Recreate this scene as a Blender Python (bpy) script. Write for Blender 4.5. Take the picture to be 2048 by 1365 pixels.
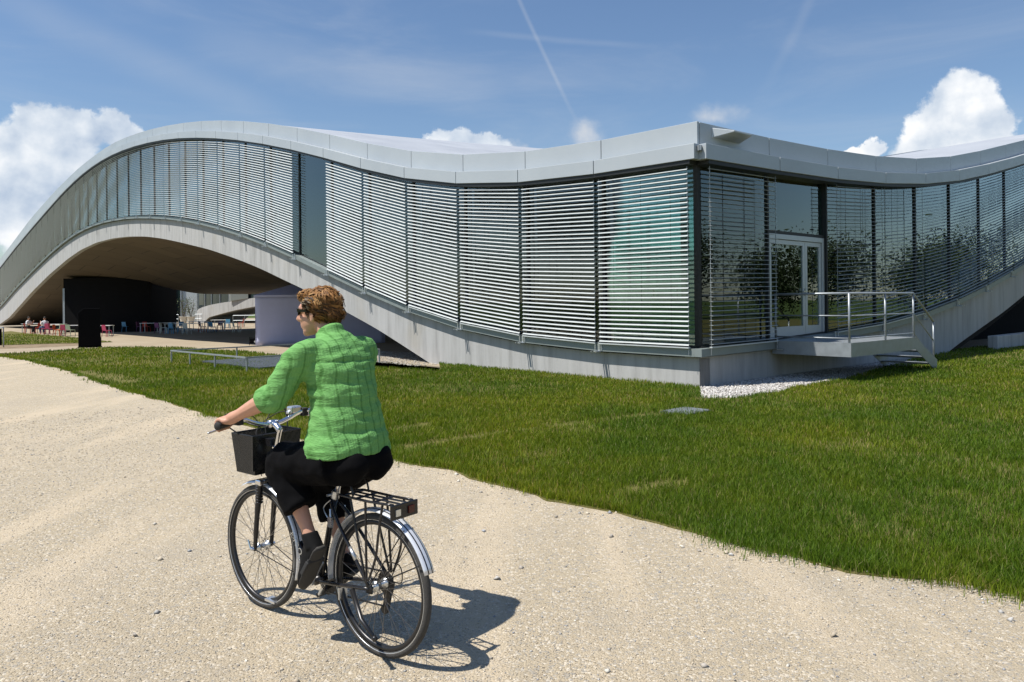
import bpy, bmesh, math, random
import numpy as np
from mathutils import Vector, Matrix, noise
random.seed(7); RNG = np.random.default_rng(7)
PI = math.pi
S = bpy.context.scene
for o in list(bpy.data.objects): bpy.data.objects.remove(o)
COL = S.collection

# ------------------------------------------------------------------ camera
FPX, ROLL, CAMH, YC = 1519.0, 0.0105, 1.68, 605.0
cd = bpy.data.cameras.new('camera'); cam = bpy.data.objects.new('camera', cd); COL.objects.link(cam)
cd.sensor_width = 36; cd.sensor_fit = 'HORIZONTAL'; cd.lens = 36*FPX/2048
cd.shift_y = -(682.5-YC)/2048; cd.clip_start = 0.05; cd.clip_end = 6000
cr, sr = math.cos(ROLL), math.sin(ROLL)
cam.matrix_world = Matrix(((cr, sr, 0, 0), (0, 0, -1, 0), (-sr, cr, 0, CAMH), (0, 0, 0, 1)))
S.camera = cam
def ray(x, y):
    u, v = (x-1024)/FPX, (YC-y)/FPX
    return Vector((u*cr+v*sr, 1.0, -u*sr+v*cr))
FALL0, FALL1, FALLK = 24.0, 46.0, 0.018     # the ground falls gently towards the arch
def gz(y): return -FALLK*(min(max(y, FALL0), FALL1)-FALL0)
def gpt(x, y):                             # photograph pixel -> point on the ground
    d = ray(x, y); k = -CAMH/d.z
    if k > FALL0 or k < 0:
        k = (FALL0*FALLK-CAMH)/(d.z+FALLK)
        if k > FALL1 or k < 0: k = (-CAMH+gz(FALL1))/d.z
    return Vector((d.x*k, k, gz(k)))
def at_depth(x, y, Y):
    d = ray(x, y); return Vector((d.x*Y, Y, CAMH+d.z*Y))

# ------------------------------------------------------------------ light
SUN_DIR = Vector((-0.85, -0.33, 1.68)).normalized()      # towards the sun
SUN_EL = math.asin(SUN_DIR.z); SUN_AZ = math.atan2(SUN_DIR.x, SUN_DIR.y)
sd = bpy.data.lights.new('sun', 'SUN'); sun = bpy.data.objects.new('sun', sd); COL.objects.link(sun)
sd.energy = 5.0; sd.angle = math.radians(0.5); sd.color = (1, 0.95, 0.87)
sun.rotation_euler = (-SUN_DIR).to_track_quat('-Z', 'Y').to_euler()
S.view_settings.view_transform = 'Standard'; S.view_settings.look = 'None'
S.view_settings.exposure = 0.4; S.view_settings.gamma = 1; S.view_settings.use_curve_mapping = False
S.render.engine = 'CYCLES'
S.cycles.max_bounces = 6; S.cycles.transparent_max_bounces = 14
S.cycles.caustics_reflective = False; S.cycles.caustics_refractive = False

# ------------------------------------------------------------------ node helper
class NT:
    def __init__(s, tree): s.t = tree; s.n = tree.nodes; s.l = tree.links
    def new(s, typ, **kw):
        nd = s.n.new(typ)
        for k, v in kw.items(): setattr(nd, k, v)
        return nd
    def put(s, sock, v):
        if hasattr(v, 'is_output') or hasattr(v, 'links'): s.l.new(v, sock)
        elif isinstance(v, (tuple, list)) and sock.type == 'RGBA' and len(v) == 3: sock.default_value = (*v, 1)
        else: sock.default_value = v
    def math(s, op, a, b=0.0, c=0.0, clamp=False):
        nd = s.new('ShaderNodeMath', operation=op, use_clamp=clamp)
        for i, v in enumerate((a, b, c)): s.put(nd.inputs[i], v)
        return nd.outputs[0]
    def noise(s, vec, scale, detail=3, rough=0.55, dist=0.0):
        nd = s.new('ShaderNodeTexNoise'); nd.inputs['Scale'].default_value = scale
        nd.inputs['Detail'].default_value = detail; nd.inputs['Roughness'].default_value = rough
        nd.inputs['Distortion'].default_value = dist
        if vec is not None: s.l.new(vec, nd.inputs['Vector'])
        return nd.outputs[0]
    def ramp(s, fac, stops):
        nd = s.new('ShaderNodeValToRGB'); e = nd.color_ramp.elements
        while len(e) < len(stops): e.new(0.5)
        for k, (p, c) in enumerate(stops):
            e[k].position = p; e[k].color = (*c, 1) if not isinstance(c, (int, float)) else (c, c, c, 1)
        s.put(nd.inputs[0], fac); return nd.outputs[0]
    def mix(s, fac, a, b, mode='MIX'):
        nd = s.new('ShaderNodeMix', data_type='RGBA', blend_type=mode)
        s.put(nd.inputs[0], fac); s.put(nd.inputs[6], a); s.put(nd.inputs[7], b)
        return nd.outputs[2]
    def smooth(s, v, lo, hi):
        nd = s.new('ShaderNodeMapRange', interpolation_type='SMOOTHSTEP')
        s.put(nd.inputs[0], v); nd.inputs[1].default_value = lo; nd.inputs[2].default_value = hi
        return nd.outputs[0]
    def mapping(s, vec, scale=(1, 1, 1), rot=(0, 0, 0), loc=(0, 0, 0)):
        nd = s.new('ShaderNodeMapping'); s.l.new(vec, nd.inputs[0])
        nd.inputs['Scale'].default_value = scale; nd.inputs['Rotation'].default_value = rot; nd.inputs['Location'].default_value = loc
        return nd.outputs[0]

# ------------------------------------------------------------------ sky
def make_world():
    w = bpy.data.worlds.new('World'); S.world = w; w.use_nodes = True
    T = NT(w.node_tree); T.n.clear()
    sky = T.new('ShaderNodeTexSky', sky_type='NISHITA'); sky.sun_disc = False
    sky.sun_elevation = SUN_EL; sky.sun_rotation = SUN_AZ; sky.altitude = 400
    sky.air_density = 1.25; sky.dust_density = 0.5; sky.ozone_density = 2.2
    co = T.new('ShaderNodeTexCoord').outputs['Generated']
    sp = T.new('ShaderNodeSeparateXYZ'); T.l.new(co, sp.inputs[0]); X, Y, Z = sp.outputs
    az = T.math('ARCTAN2', X, Y); el = T.math('ARCSINE', Z)
    cmb = T.new('ShaderNodeCombineXYZ'); T.l.new(az, cmb.inputs[0]); T.l.new(el, cmb.inputs[1]); ae = cmb.outputs[0]
    wn = T.new('ShaderNodeTexNoise'); wn.inputs['Scale'].default_value = 11; wn.inputs['Detail'].default_value = 6; wn.inputs['Roughness'].default_value = 0.62; T.l.new(ae, wn.inputs[0])
    vm = T.new('ShaderNodeVectorMath', operation='MULTIPLY_ADD'); T.l.new(wn.outputs['Color'], vm.inputs[0]); vm.inputs[1].default_value = (0.085, 0.075, 0); vm.inputs[2].default_value = (-0.0425, -0.0375, 0)
    sw = T.new('ShaderNodeSeparateXYZ'); T.l.new(vm.outputs[0], sw.inputs[0])
    waz, wel = T.math('ADD', az, sw.outputs[0]), T.math('ADD', el, sw.outputs[1])
    n1 = T.noise(ae, 15, 9, 0.58); n2 = T.noise(ae, 5, 3, 0.5)
    # cumulus banks: (pixel x, y, half width, half height)
    blobs = [(75, 265, 62, 58), (20, 330, 75, 75), (150, 262, 60, 44), (228, 250, 46, 38), (110, 320, 110, 60), (20, 430, 75, 80), (90, 400, 60, 70),
             (-110, 380, 150, 110),
             (1925, 200, 72, 60), (1865, 255, 60, 50), (1970, 245, 60, 50), (1905, 290, 110, 40),
             (1690, 298, 60, 18), (1735, 290, 34, 16), (2150, 270, 80, 40),
             (905, 285, 44, 30), (960, 300, 60, 22), (1050, 305, 60, 13), (1440, 238, 50, 20), (1180, 262, 34, 24)]
    m = None; wisp = None
    for (bx, by, rx, ry) in blobs:
        a = math.atan((bx-1024)/FPX); c = math.cos(a)
        e = math.atan((YC-(bx-1024)*ROLL-by)/FPX*c)
        ra = rx/FPX*c*c*1.25; re = ry/FPX*c*1.25
        dx = T.math('MULTIPLY', T.math('SUBTRACT', waz, a), 1/ra)
        dy = T.math('MULTIPLY', T.math('SUBTRACT', wel, e), 1/re)
        r = T.math('SQRT', T.math('ADD', T.math('MULTIPLY', dx, dx), T.math('MULTIPLY', dy, dy)))
        k = T.math('SUBTRACT', 1.0, r)
        if bx in (1440, 1180, 1050):                       # torn wisps
            wisp = T.smooth(k, -0.3, 0.9) if wisp is None else T.math('MAXIMUM', wisp, T.smooth(k, -0.3, 0.9)); continue
        m = k if m is None else T.math('SMOOTH_MAX', m, k, 0.25)
    low = T.math('SUBTRACT', T.noise(T.mapping(ae, (1, 2.2, 1)), 2.6, 2, 0.5), 0.86)         # the rest of the sky: scattered cumulus low over the horizon
    far = T.smooth(T.math('ABSOLUTE', az), 0.75, 0.95)
    band = T.math('MULTIPLY', far, T.smooth(el, 0.5, 0.12))
    low = T.math('SUBTRACT', T.math('MULTIPLY', T.math('ADD', low, 0.27), T.math('MULTIPLY', band, 3.0)), T.math('MULTIPLY', T.math('SUBTRACT', 1.0, band), 1.0))
    m = T.math('MAXIMUM', m, low)
    dens = T.math('ADD', m, T.math('MULTIPLY', T.math('SUBTRACT', n1, 0.5), 0.9))
    mask = T.smooth(dens, 0.08, 0.30)
    # billow relief: difference of the cloud noise towards the sun
    off = T.mapping(ae, loc=(-0.012, 0.016, 0))
    rel = T.math('SUBTRACT', T.noise(ae, 15, 6, 0.52), T.noise(off, 15, 6, 0.52))
    sh = T.math('ADD', T.math('MULTIPLY', rel, 1.25), T.math('ADD', 0.60, T.math('MULTIPLY', T.math('SUBTRACT', n2, 0.5), 1.5)))
    ccol = T.ramp(sh, [(0.15, (3.4, 4.5, 6.2)), (0.5, (6.6, 7.3, 8.2)), (0.8, (9.8, 9.9, 10.0))])
    # thin high veil and old vapour trails
    veil = T.smooth(T.noise(T.mapping(ae, (1.3, 5.5, 1), (0, 0, -0.5)), 2.2, 6, 0.6, 0.6), 0.42, 0.85)
    veil = T.math('ADD', T.math('MULTIPLY', veil, 0.24), T.math('MULTIPLY', wisp, T.smooth(n1, 0.25, 0.75)))
    def trail(p, q, wd, amt):
        nonlocal veil
        def ang(px, py):
            a = math.atan((px-1024)/FPX); return a, math.atan((YC-(px-1024)*ROLL-py)/FPX*math.cos(a))
        (a0, e0), (a1, e1) = ang(*p), ang(*q); L = math.hypot(a1-a0, e1-e0); ux, uy = (a1-a0)/L, (e1-e0)/L
        da = T.math('SUBTRACT', az, a0); de = T.math('SUBTRACT', el, e0)
        al = T.math('ADD', T.math('MULTIPLY', da, ux), T.math('MULTIPLY', de, uy))
        ac = T.math('ADD', T.math('SUBTRACT', T.math('MULTIPLY', da, uy), T.math('MULTIPLY', de, ux)), T.math('MULTIPLY', T.math('SUBTRACT', n2, 0.5), 0.012))
        k = T.math('MULTIPLY', T.smooth(T.math('ABSOLUTE', ac), wd, 0.0), T.math('MULTIPLY', T.smooth(al, -0.06, 0.02), T.smooth(al, L+0.03, L-0.06)))
        veil = T.math('ADD', veil, T.math('MULTIPLY', T.math('MULTIPLY', k, amt), T.math('ADD', 0.35, n1)))
    trail((1030, -30), (1150, 230), 0.0045, 0.22); trail((1620, 10), (1540, 170), 0.010, 0.09)
    trail((60, 20), (560, 230), 0.03, 0.14); trail((450, 90), (1000, 180), 0.04, 0.14); trail((1000, 70), (1300, 90), 0.006, 0.12)
    skyc = T.mix(1.0, sky.outputs[0], (0.90, 0.98, 1.10), 'MULTIPLY')
    c1 = T.mix(veil, skyc, (6.0, 6.4, 7.0))
    c2 = T.mix(mask, c1, ccol)
    bg = T.new('ShaderNodeBackground'); bg.inputs[1].default_value = 0.080; T.l.new(c2, bg.inputs[0])
    out = T.new('ShaderNodeOutputWorld'); T.l.new(bg.outputs[0], out.inputs[0])
make_world()

# ------------------------------------------------------------------ materials
MATS = {}
def mat(name, color=(0.5, 0.5, 0.5), rough=0.6, metal=0.0, spec=0.5, var=0.0, vscale=3.0, bump=0.0, bscale=60.0, fn=None, coord='Object', **kw):
    if name in MATS: return MATS[name]
    m = bpy.data.materials.new(name); m.use_nodes = True; MATS[name] = m
    T = NT(m.node_tree); b = m.node_tree.nodes['Principled BSDF']
    b.inputs['Base Color'].default_value = (*color, 1); b.inputs['Roughness'].default_value = rough
    b.inputs['Metallic'].default_value = metal; b.inputs['Specular IOR Level'].default_value = spec
    for k, v in kw.items(): b.inputs[k].default_value = v
    co = T.new('ShaderNodeTexCoord').outputs[coord]
    if var:
        n = T.noise(co, vscale, 5, 0.6)
        d = tuple(max(0, c*(1-var)) for c in color); h = tuple(min(1, c*(1+var)) for c in color)
        T.l.new(T.ramp(n, [(0.25, d), (0.75, h)]), b.inputs['Base Color'])
        T.l.new(T.ramp(n, [(0.2, max(0, rough-0.08)), (0.8, min(1, rough+0.08))]), b.inputs['Roughness'])
    if bump:
        bn = T.new('ShaderNodeBump'); bn.inputs['Strength'].default_value = bump; bn.inputs['Distance'].default_value = 0.01
        T.l.new(T.noise(co, bscale, 4, 0.6), bn.inputs['Height']); T.l.new(bn.outputs[0], b.inputs['Normal'])
    if fn: fn(T, b, co)
    return m

def concrete_fn(T, b, co):
    st = T.mapping(co, (2.2, 2.2, 0.25))
    n = T.noise(st, 1.6, 6, 0.65); n2 = T.noise(co, 0.5, 3, 0.5); n3 = T.noise(co, 14, 4, 0.7)
    c = T.ramp(n, [(0.3, (0.29, 0.288, 0.282)), (0.5, (0.385, 0.385, 0.38)), (0.72, (0.45, 0.45, 0.447))])
    c = T.mix(T.math('MULTIPLY', T.smooth(n2, 0.55, 0.75), 0.32), c, (0.34, 0.29, 0.20))
    c = T.mix(T.math('MULTIPLY', T.smooth(n3, 0.62, 0.72), 0.35), c, (0.16, 0.16, 0.16))
    sx_ = T.new('ShaderNodeSeparateXYZ'); T.l.new(co, sx_.inputs[0])
    jn = T.math('FRACT', T.math('DIVIDE', T.math('ADD', sx_.outputs[0], sx_.outputs[1]), 2.45))
    c = T.mix(T.math('MULTIPLY', T.smooth(jn, 0.008, 0.003), 0.5), c, (0.12, 0.12, 0.115))
    T.l.new(c, b.inputs['Base Color'])
    v = T.new('ShaderNodeTexVoronoi'); v.inputs['Scale'].default_value = 7; T.l.new(co, v.inputs[0])
    pit = T.smooth(v.outputs[0], 0.02, 0.05)
    bn = T.new('ShaderNodeBump'); bn.inputs['Strength'].default_value = 0.35; bn.inputs['Distance'].default_value = 0.01
    T.l.new(T.math('ADD', pit, T.math('MULTIPLY', n3, 0.5)), bn.inputs['Height']); T.l.new(bn.outputs[0], b.inputs['Normal'])
mat('concrete', rough=0.75, spec=0.3, fn=concrete_fn)
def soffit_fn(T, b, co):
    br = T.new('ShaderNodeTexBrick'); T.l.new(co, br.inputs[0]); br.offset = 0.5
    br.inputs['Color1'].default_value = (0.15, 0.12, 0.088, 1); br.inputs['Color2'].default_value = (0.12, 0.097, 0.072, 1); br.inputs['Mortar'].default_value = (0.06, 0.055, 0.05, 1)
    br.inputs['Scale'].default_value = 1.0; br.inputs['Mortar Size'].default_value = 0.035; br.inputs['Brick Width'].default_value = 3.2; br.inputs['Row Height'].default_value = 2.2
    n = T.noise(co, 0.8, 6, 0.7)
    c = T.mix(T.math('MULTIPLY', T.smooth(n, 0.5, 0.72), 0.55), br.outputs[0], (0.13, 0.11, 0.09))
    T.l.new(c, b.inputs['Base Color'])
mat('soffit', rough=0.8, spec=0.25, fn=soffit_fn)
def brushed(T, b, co):
    n = T.noise(T.mapping(co, (0.4, 0.4, 0.4)), 1.2, 4, 0.6)
    T.l.new(T.ramp(n, [(0.3, (0.385, 0.42, 0.45)), (0.7, (0.44, 0.475, 0.50))]), b.inputs['Base Color'])
    T.l.new(T.ramp(T.noise(co, 9, 4, 0.7), [(0.3, 0.36), (0.7, 0.5)]), b.inputs['Roughness'])
mat('fascia', rough=0.45, metal=0.15, fn=brushed)
mat('roof_sheet', (0.44, 0.46, 0.485), 0.5, 0.3, var=0.08, vscale=0.6)
mat('slat', (0.50, 0.535, 0.535), 0.42, 0.2, var=0.05, vscale=4)
mat('sill', (0.24, 0.275, 0.27), 0.5, 0.3, var=0.08)
mat('galv', (0.33, 0.36, 0.385), 0.45, 0.5, var=0.14, vscale=6)
mat('steel', (0.62, 0.63, 0.65), 0.3, 0.9)
mat('chrome', (0.75, 0.76, 0.78), 0.16, 1.0)
mat('alu', (0.66, 0.68, 0.70), 0.3, 0.85, var=0.08, vscale=20)
mat('dark_metal', (0.014, 0.016, 0.017), 0.55)
mat('bike_black', (0.012, 0.012, 0.014), 0.28, 0.0, var=0.2, vscale=30)
mat('rubber', (0.022, 0.022, 0.023), 0.75, var=0.3, vscale=25)
mat('tyre_dust', (0.045, 0.043, 0.04), 0.85, var=0.35, vscale=18, bump=0.4, bscale=180)
mat('black_sign', (0.003, 0.003, 0.0035), 0.85, spec=0.12)
mat('floor_dark', (0.16, 0.165, 0.17), 0.5, var=0.1)
mat('ceiling', (0.55, 0.56, 0.56), 0.8)
mat('column', (0.30, 0.31, 0.32), 0.5)
mat('counter', (0.45, 0.58, 0.50), 0.5)
mat('white_top', (0.78, 0.78, 0.77), 0.4)
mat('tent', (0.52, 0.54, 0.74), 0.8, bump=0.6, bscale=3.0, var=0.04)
mat('door_frame', (0.50, 0.53, 0.54), 0.4, 0.4)
mat('red_lens', (0.06, 0.006, 0.005), 0.25)
mat('grate', (0.13, 0.14, 0.15), 0.6, 0.5)
def glass_mat(name, tint, f0):
    m = bpy.data.materials.new(name); m.use_nodes = True; MATS[name] = m
    T = NT(m.node_tree); T.n.clear()
    tr = T.new('ShaderNodeBsdfTransparent'); tr.inputs[0].default_value = (*tint, 1)
    gl = T.new('ShaderNodeBsdfGlossy'); gl.inputs['Roughness'].default_value = 0.0; gl.inputs[0].default_value = (0.9, 1, 0.98, 1)
    co = T.new('ShaderNodeTexCoord').outputs['Object']
    bn = T.new('ShaderNodeBump'); bn.inputs['Strength'].default_value = 0.06; bn.inputs['Distance'].default_value = 0.05
    T.l.new(T.noise(co, 0.9, 1, 0.4), bn.inputs['Height']); T.l.new(bn.outputs[0], gl.inputs['Normal'])
    lw = T.new('ShaderNodeFresnel'); lw.inputs[0].default_value = f0
    fac = T.math('MULTIPLY', lw.outputs[0], 1.9, clamp=True)
    mx = T.new('ShaderNodeMixShader'); T.l.new(fac, mx.inputs[0]); T.l.new(tr.outputs[0], mx.inputs[1]); T.l.new(gl.outputs[0], mx.inputs[2])
    o = T.new('ShaderNodeOutputMaterial'); T.l.new(mx.outputs[0], o.inputs[0]); return m
glass_mat('glass', (0.62, 0.78, 0.75), 1.5)

# ------------------------------------------------------------------ mesh builder
class MB:
    def __init__(s): s.v = []; s.f = []
    def add(s, vs, fs):
        b = len(s.v); s.v += [tuple(v) for v in vs]; s.f += [tuple(i+b for i in f) for f in fs]; return s
    def hexa(s, p):            # 8 corners: bottom 4 ccw, top 4 ccw
        return s.add(p, [(3, 2, 1, 0), (4, 5, 6, 7), (0, 1, 5, 4), (1, 2, 6, 5), (2, 3, 7, 6), (3, 0, 4, 7)])
    def box(s, c, size, rz=0.0):
        x, y, z = (k/2 for k in size); ca, sa = math.cos(rz), math.sin(rz)
        return s.hexa([(c[0]+a*ca-b*sa, c[1]+a*sa+b*ca, c[2]+d) for d in (-z, z) for a, b in ((-x, -y), (x, -y), (x, y), (-x, y))])
    def box2(s, a, b): return s.box([(p+q)/2 for p, q in zip(a, b)], [abs(q-p) for p, q in zip(a, b)])
    def bar(s, p, q, w, h, up=(0, 0, 1)):
        p, q = Vector(p), Vector(q); d = (q-p).normalized(); sx = d.cross(Vector(up))
        if sx.length < 1e-4: sx = d.cross(Vector((1, 0, 0)))
        sx.normalize(); uz = sx.cross(d).normalized()
        k = [sx*a*w/2+uz*b*h/2 for a, b in ((-1, -1), (1, -1), (1, 1), (-1, 1))]
        return s.add([p+e for e in k]+[q+e for e in k], [(0, 1, 2, 3), (7, 6, 5, 4), (0, 4, 5, 1), (1, 5, 6, 2), (2, 6, 7, 3), (3, 7, 4, 0)])
    def tube(s, pts, r, n=8, closed=False, caps=True):
        pts = [Vector(p) for p in pts]; N = len(pts)
        rr = r if isinstance(r, (list, tuple)) else [r]*N
        ref = None; rings = []
        for i, p in enumerate(pts):
            a = pts[(i-1) % N] if (closed or i > 0) else p; b = pts[(i+1) % N] if (closed or i < N-1) else p
            d = (b-a).normalized()
            if ref is None:
                ref = d.orthogonal().normalized()
            ref = (ref-d*ref.dot(d)).normalized(); bi = d.cross(ref)
            rings.append([p+(ref*math.cos(t)+bi*math.sin(t))*rr[i] for t in (2*PI*k/n for k in range(n))])
        vs = [v for g in rings for v in g]; fs = []
        for i in range(N if closed else N-1):
            j = (i+1) % N
            for k in range(n): fs.append((i*n+k, i*n+(k+1) % n, j*n+(k+1) % n, j*n+k))
        if caps and not closed: fs += [tuple(range(n-1, -1, -1)), tuple((N-1)*n+k for k in range(n))]
        return s.add(vs, fs)
    def loft(s, rings, closed_ring=True, caps=True):
        n = len(rings[0]); N = len(rings); vs = [v for g in rings for v in g]; fs = []
        for i in range(N-1):
            for k in range(n if closed_ring else n-1): fs.append((i*n+k, i*n+(k+1) % n, (i+1)*n+(k+1) % n, (i+1)*n+k))
        if caps: fs += [tuple(range(n-1, -1, -1)), tuple((N-1)*n+k for k in range(n))]
        return s.add(vs, fs)
    def ell(s, c, r, M=None, nu=14, nv=9):
        vs = []; fs = []
        for j in range(nv+1):
            ph = PI*j/nv
            for i in range(nu):
                th = 2*PI*i/nu; v = Vector((r[0]*math.sin(ph)*math.cos(th), r[1]*math.sin(ph)*math.sin(th), r[2]*math.cos(ph)))
                if M is not None: v = M @ v
                vs.append(v+Vector(c))
        for j in range(nv):
            for i in range(nu): fs.append((j*nu+i, (j+1)*nu+i, (j+1)*nu+(i+1) % nu, j*nu+(i+1) % nu))
        return s.add(vs, fs)
    def prism(s, poly, z0, z1):
        n = len(poly); vs = [(p[0], p[1], z0) for p in poly]+[(p[0], p[1], z1) for p in poly]
        return s.add(vs, [tuple(range(n-1, -1, -1)), tuple(range(n, 2*n))]+[(i, (i+1) % n, n+(i+1) % n, n+i) for i in range(n)])
    def ring(s, c, R, r, axis='y', n=48, m=8, sx=1.0, a0=0.0, a1=2*PI):
        full = abs(a1-a0-2*PI) < 1e-6; cnt = n if full else n+1
        pts = []
        for i in range(cnt):
            t = a0+(a1-a0)*i/n
            u, v = R*math.cos(t), R*math.sin(t)
            pts.append(Vector(c)+Vector((u, 0, v) if axis == 'y' else (u, v, 0)))
        return s.tube(pts, r, m, closed=full)
    def mesh(s, name):
        me = bpy.data.meshes.new(name); me.from_pydata(s.v, [], s.f); me.update(); return me
    def build(s, name, m, parent=None, smooth=False, kind=None, bevel=0.0, fix=True):
        me = s.mesh(name)
        if fix:
            bm = bmesh.new(); bm.from_mesh(me); bmesh.ops.recalc_face_normals(bm, faces=bm.faces); bm.to_mesh(me); bm.free()
        o = bpy.data.objects.new(name, me); COL.objects.link(o); me.materials.append(MATS[m] if isinstance(m, str) else m)
        if smooth: me.polygons.foreach_set('use_smooth', [True]*len(me.polygons))
        if parent: o.parent = parent
        if kind: o['kind'] = kind
        if bevel:
            b = o.modifiers.new('bevel', 'BEVEL'); b.width = bevel; b.segments = 2; b.limit_method = 'ANGLE'
        return o
def tag(o, label, cat, group=None):
    o['label'] = label; o['category'] = cat
    if group: o['group'] = group
    return o
def thing(name, label, cat, loc=(0, 0, 0), rz=0.0, group=None):
    o = bpy.data.objects.new(name, None); COL.objects.link(o); o.location = loc; o.rotation_euler = (0, 0, rz); o.empty_display_size = 0.2
    return tag(o, label, cat, group)
def copy_tree(o, parent=None):
    c = o.copy(); COL.objects.link(c); c.parent = parent
    for ch in o.children: copy_tree(ch, c)
    return c
def sub(pts, k=4):                      # Catmull-Rom through points
    P = [Vector(p) for p in pts]; out = []
    for i in range(len(P)-1):
        a, b, c, d = P[max(i-1, 0)], P[i], P[i+1], P[min(i+2, len(P)-1)]
        for j in range(k):
            t = j/k
            out.append(0.5*((2*b)+(c-a)*t+(2*a-5*b+4*c-d)*t*t+(3*b-a-3*c+d)*t**3))
    out.append(P[-1]); return out
def remesh(mb, name, voxel, smooth_iter=4):
    me = mb.mesh(name+'_tmp'); o = bpy.data.objects.new(name+'_tmp', me); COL.objects.link(o)
    md = o.modifiers.new('r', 'REMESH'); md.mode = 'VOXEL'; md.voxel_size = voxel
    if smooth_iter:
        sm = o.modifiers.new('s', 'SMOOTH'); sm.factor = 0.5; sm.iterations = smooth_iter
    dg = bpy.context.evaluated_depsgraph_get(); dg.update()
    out = bpy.data.meshes.new_from_object(o.evaluated_get(dg)); out.name = name
    bpy.data.objects.remove(o); bpy.data.meshes.remove(me)
    out.polygons.foreach_set('use_smooth', [True]*len(out.polygons))
    return out
def obj(name, me, m, parent=None):
    o = bpy.data.objects.new(name, me); COL.objects.link(o); me.materials.clear(); me.materials.append(MATS[m] if isinstance(m, str) else m)
    if parent: o.parent = parent
    return o

# ------------------------------------------------------------------ ground
AZB = math.radians(41.3)
CORNER = gpt(1400, 775)
DL = Vector((-math.sin(AZB), math.cos(AZB), 0)); DR = Vector((math.cos(AZB), math.sin(AZB), 0))
def bw(t, s, z=0.0): return CORNER+DR*t+DL*s+Vector((0, 0, z))     # building frame -> world

def gravel_fn(T, b, co):
    v = T.new('ShaderNodeTexVoronoi'); v.inputs['Scale'].default_value = 75; T.l.new(co, v.inputs[0])
    big = T.noise(co, 0.7, 4, 0.6); mid = T.noise(co, 5, 4, 0.6); fine = T.noise(co, 150, 3, 0.7)
    streak = T.noise(T.mapping(co, (1.0, 0.12, 1), (0, 0, AZB)), 1.6, 4, 0.55)
    c = T.ramp(fine, [(0.25, (0.24, 0.195, 0.13)), (0.5, (0.42, 0.352, 0.248)), (0.75, (0.58, 0.50, 0.375))])
    sx = T.new('ShaderNodeSeparateColor'); T.l.new(v.outputs['Color'], sx.inputs[0])
    c = T.mix(T.math('MULTIPLY', T.smooth(sx.outputs[0], 0.8, 0.86), 0.75), c, (0.30, 0.285, 0.255))
    c = T.mix(T.math('MULTIPLY', T.smooth(sx.outputs[1], 0.86, 0.9), 0.6), c, (0.68, 0.62, 0.52))
    c = T.mix(T.math('MULTIPLY', T.smooth(mid, 0.45, 0.7), 0.3), c, (0.33, 0.285, 0.215))
    c = T.mix(T.math('MULTIPLY', T.smooth(streak, 0.46, 0.66), 0.6), c, (0.54, 0.45, 0.325))
    c = T.mix(T.math('MULTIPLY', T.smooth(big, 0.48, 0.72), 0.45), c, (0.36, 0.315, 0.245))
    T.l.new(c, b.inputs['Base Color'])
    bn = T.new('ShaderNodeBump'); bn.inputs['Strength'].default_value = 0.9; bn.inputs['Distance'].default_value = 0.008
    h = T.math('ADD', T.math('MULTIPLY', v.outputs[0], -1.0), T.math('ADD', fine, T.math('MULTIPLY', mid, 1.2)))
    T.l.new(h, bn.inputs['Height']); T.l.new(bn.outputs[0], b.inputs['Normal'])
mat('gravel', rough=0.9, spec=0.2, fn=gravel_fn)
def paving_fn(T, b, co):
    n = T.noise(co, 0.5, 5, 0.6); f = T.noise(co, 40, 3, 0.6)
    c = T.ramp(n, [(0.3, (0.29, 0.235, 0.165)), (0.7, (0.37, 0.31, 0.225))])
    T.l.new(T.mix(T.math('MULTIPLY', f, 0.3), c, (0.3, 0.26, 0.2)), b.inputs['Base Color'])
mat('paving', rough=0.85, spec=0.2, fn=paving_fn)
def soil_fn(T, b, co):
    n = T.noise(co, 3.5, 6, 0.65); f = T.noise(co, 45, 4, 0.7); g = T.noise(co, 0.6, 3, 0.5)
    c = T.ramp(f, [(0.3, (0.085, 0.075, 0.025)), (0.55, (0.15, 0.13, 0.05)), (0.75, (0.24, 0.20, 0.10))])
    c = T.mix(T.math('MULTIPLY', T.smooth(n, 0.52, 0.72), 0.5), c, (0.20, 0.155, 0.085))
    c = T.mix(T.math('MULTIPLY', g, 0.45), c, (0.085, 0.11, 0.015))
    T.l.new(c, b.inputs['Base Color'])
mat('turf', rough=0.95, spec=0.1, fn=soil_fn)
mat('meadow', (0.07, 0.10, 0.025), 0.95, spec=0.1, var=0.35, vscale=0.1)
mat('dirt', (0.22, 0.17, 0.115), 0.95, spec=0.1, var=0.4, vscale=3, bump=0.5, bscale=30)

def jag(pts, amp=0.06, step=0.25):
    out = []
    for a, b in zip(pts[:-1], pts[1:]):
        n = max(1, int((b-a).length/step))
        for i in range(n):
            p = a.lerp(b, i/n); d = (b-a).normalized()
            out.append(p+Vector((-d.y, d.x, 0))*amp*(noise.noise(p*1.7)*1.4+noise.noise(p*6)*0.7))
    out.append(pts[-1]); return out
def sheet(name, pts, z, m, depth=0.06):
    mb = MB(); n = len(pts)
    mb.add([(p[0], p[1], z) for p in pts]+[(p[0], p[1], z-depth) for p in pts], [tuple(range(n))]+[(i, n+i, n+(i+1) % n, (i+1) % n) for i in range(n)])
    me = mb.mesh(name); bm = bmesh.new(); bm.from_mesh(me)
    for yy in (FALL0, FALL1): bmesh.ops.bisect_plane(bm, geom=bm.verts[:]+bm.edges[:]+bm.faces[:], plane_co=(0, yy, 0), plane_no=(0, 1, 0))
    for v in bm.verts: v.co.z += gz(v.co.y)
    bmesh.ops.recalc_face_normals(bm, faces=bm.faces); bm.to_mesh(me); bm.free()
    o = obj(name, me, m); o['kind'] = 'structure'; return o
gm = MB(); R0 = 3000
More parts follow.
